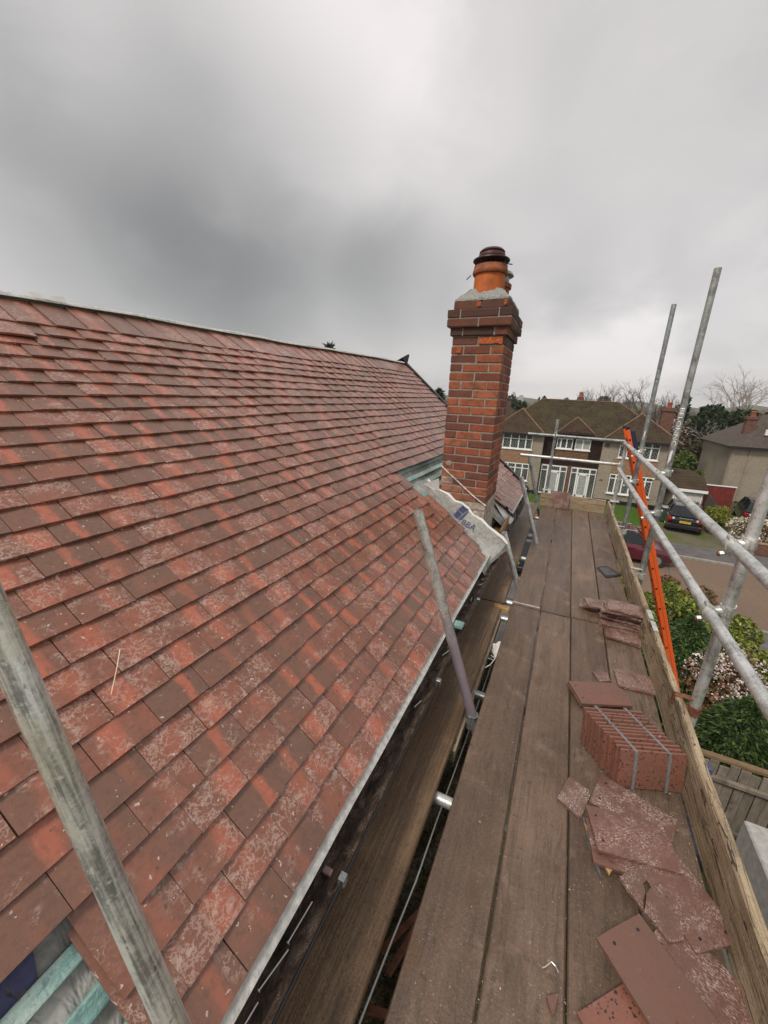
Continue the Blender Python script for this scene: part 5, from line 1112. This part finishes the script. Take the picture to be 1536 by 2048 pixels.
# low suburb on the left of the far house and out to the horizon
def far_house(x, y, w, d, hz, rz_, lab):
    e = empty('distant_house', (x, y, G), lab, 'house', 'distant houses'); MB().box(x-w/2, x+w/2, y, y+d, G, hz).build('wall', PEBB, e)
    MB().add([(x-w/2-.3, y-.3, hz), (x+w/2+.3, y-.3, hz), (x+w/2+.3, y+d+.3, hz), (x-w/2-.3, y+d+.3, hz), (x-w*.2, y+d/2, rz_), (x+w*.2, y+d/2, rz_)], [(0, 1, 5, 4), (1, 2, 5), (2, 3, 4, 5), (3, 0, 4), (0, 3, 2, 1)]).build('roof', FARROOF2, e)
    MB().box(x+w*.15, x+w*.15+.6, y+d/2, y+d/2+.6, rz_-.6, rz_+.7).build('chimney_stack', FARRED, e)
far_house(-11, 62, 9, 8, -1.6, 1.0, 'distant brown-roofed house just left of the mossy roof'); far_house(-24, 75, 10, 8, -1.5, 1.2, 'distant house showing beside the chimney'); far_house(-6, 96, 9, 8, -2.2, .5, 'more distant small house over the left hip'); far_house(26, 70, 10, 8, -1.6, 1.3, 'distant house behind the right house'); far_house(-42, 60, 11, 8, -1.2, 1.8, 'distant house hidden beyond the ridge')
for k, (x, y, h, r_) in enumerate(((-8.5, 70, 7.3, 2.0), (-12.5, 82, 8.0, 2.6), (-5.5, 84, 7.6, 2.4), (-2.5, 110, 8.4, 3), (-16, 104, 9, 3.2), (24, 66, 8.5, 3), (29, 58, 8, 2.6), (5, 90, 8.2, 3))):
    tree('distant_tree', x, y, r_, r_, h, L_BROWN if k % 2 else L_EVER, ['distant dark tree left of the mossy roof', 'distant brown tree beside the chimney edge', 'distant dark tree over the left hip', 'far brown tree nearest the skyline', 'far dark tree under the city skyline', 'distant brown tree behind the right house', 'distant dark tree at the right edge', 'distant brown tree behind the mossy ridge'][k], 1500, .5, .2, 1.8, 14, .34, 'distant trees')
mb = MB(); rd = random.Random(4)
for k in range(420):
    x = rd.uniform(-420, 420); y = rd.uniform(190, 620); r_ = rd.uniform(4, 9); h = rd.uniform(5, 9.5)
    V = [(x+r_*math.cos(t)*rd.uniform(.7, 1.2), y+r_*math.sin(t), G+h*f) for f in (0, .55) for t in [i*math.pi/4 for i in range(8)]]+[(x+rd.uniform(-1, 1), y, G+h)]
    mb.add(V, [(i, (i+1) % 8, 8+(i+1) % 8, 8+i) for i in range(8)]+[(8+i, 8+(i+1) % 8, 16) for i in range(8)])
wd = mb.build('far_woodland', L_BROWN); tag(wd, 'far belt of bare trees towards the horizon', 'woodland', None, 'stuff')
hill = MB(); V = []; n = 80
for j in range(n+1):
    a = -1.2+2.4*j/n; rr = 1000; V += [(rr*math.sin(a), rr*math.cos(a), G-5), (rr*math.sin(a)*1.04, rr*math.cos(a)*1.04, 6+5*math.sin(j*.9)+3*math.sin(j*2.3))]
hill.add(V, [(2*j, 2*j+1, 2*j+3, 2*j+2) for j in range(n)]); struct(hill, 'hills', EARTH)
for k, (x, y, w, h) in enumerate(((-165, 900, 9, 20), (-148, 905, 7, 26), (-136, 895, 13, 16), (-120, 900, 8, 21), (-104, 900, 11, 15))):
    tb = empty('city_tower', (x, y, G), ['city tower at the left end of the far skyline', 'tallest tower on the far city skyline', 'broad low tower on the far skyline, third from left', 'slim tower on the far skyline, fourth from left', 'rightmost broad tower on the far skyline'][k], 'tower', 'far city skyline')
    MB().box(x-w/2, x+w/2, y, y+w, G, h*.8).build('tower_shaft', CONC, tb); MB().box(x-w*.3, x+w*.3, y+w*.2, y+w*.8, h*.8+.01, h).build('tower_top', CONC, tb)
# damp air that fades the far skyline
hz = MB().box(-1150, 1150, -40, 1150, G-2, 45).build('haze', FELT); hz.data.materials.clear()
hm = bpy.data.materials.new('damp_air'); hm.use_nodes = True; ht = hm.node_tree; ht.nodes.clear()
pv = ht.nodes.new('ShaderNodeVolumePrincipled'); pv.inputs['Color'].default_value = (.9, .93, .97, 1); pv.inputs['Density'].default_value = .0005; pv.inputs['Anisotropy'].default_value = .2
ho = ht.nodes.new('ShaderNodeOutputMaterial'); ht.links.new(pv.outputs[0], ho.inputs['Volume']); hz.data.materials.append(hm); tag(hz, 'thin grey damp air over the whole scene', 'haze', None, 'stuff')
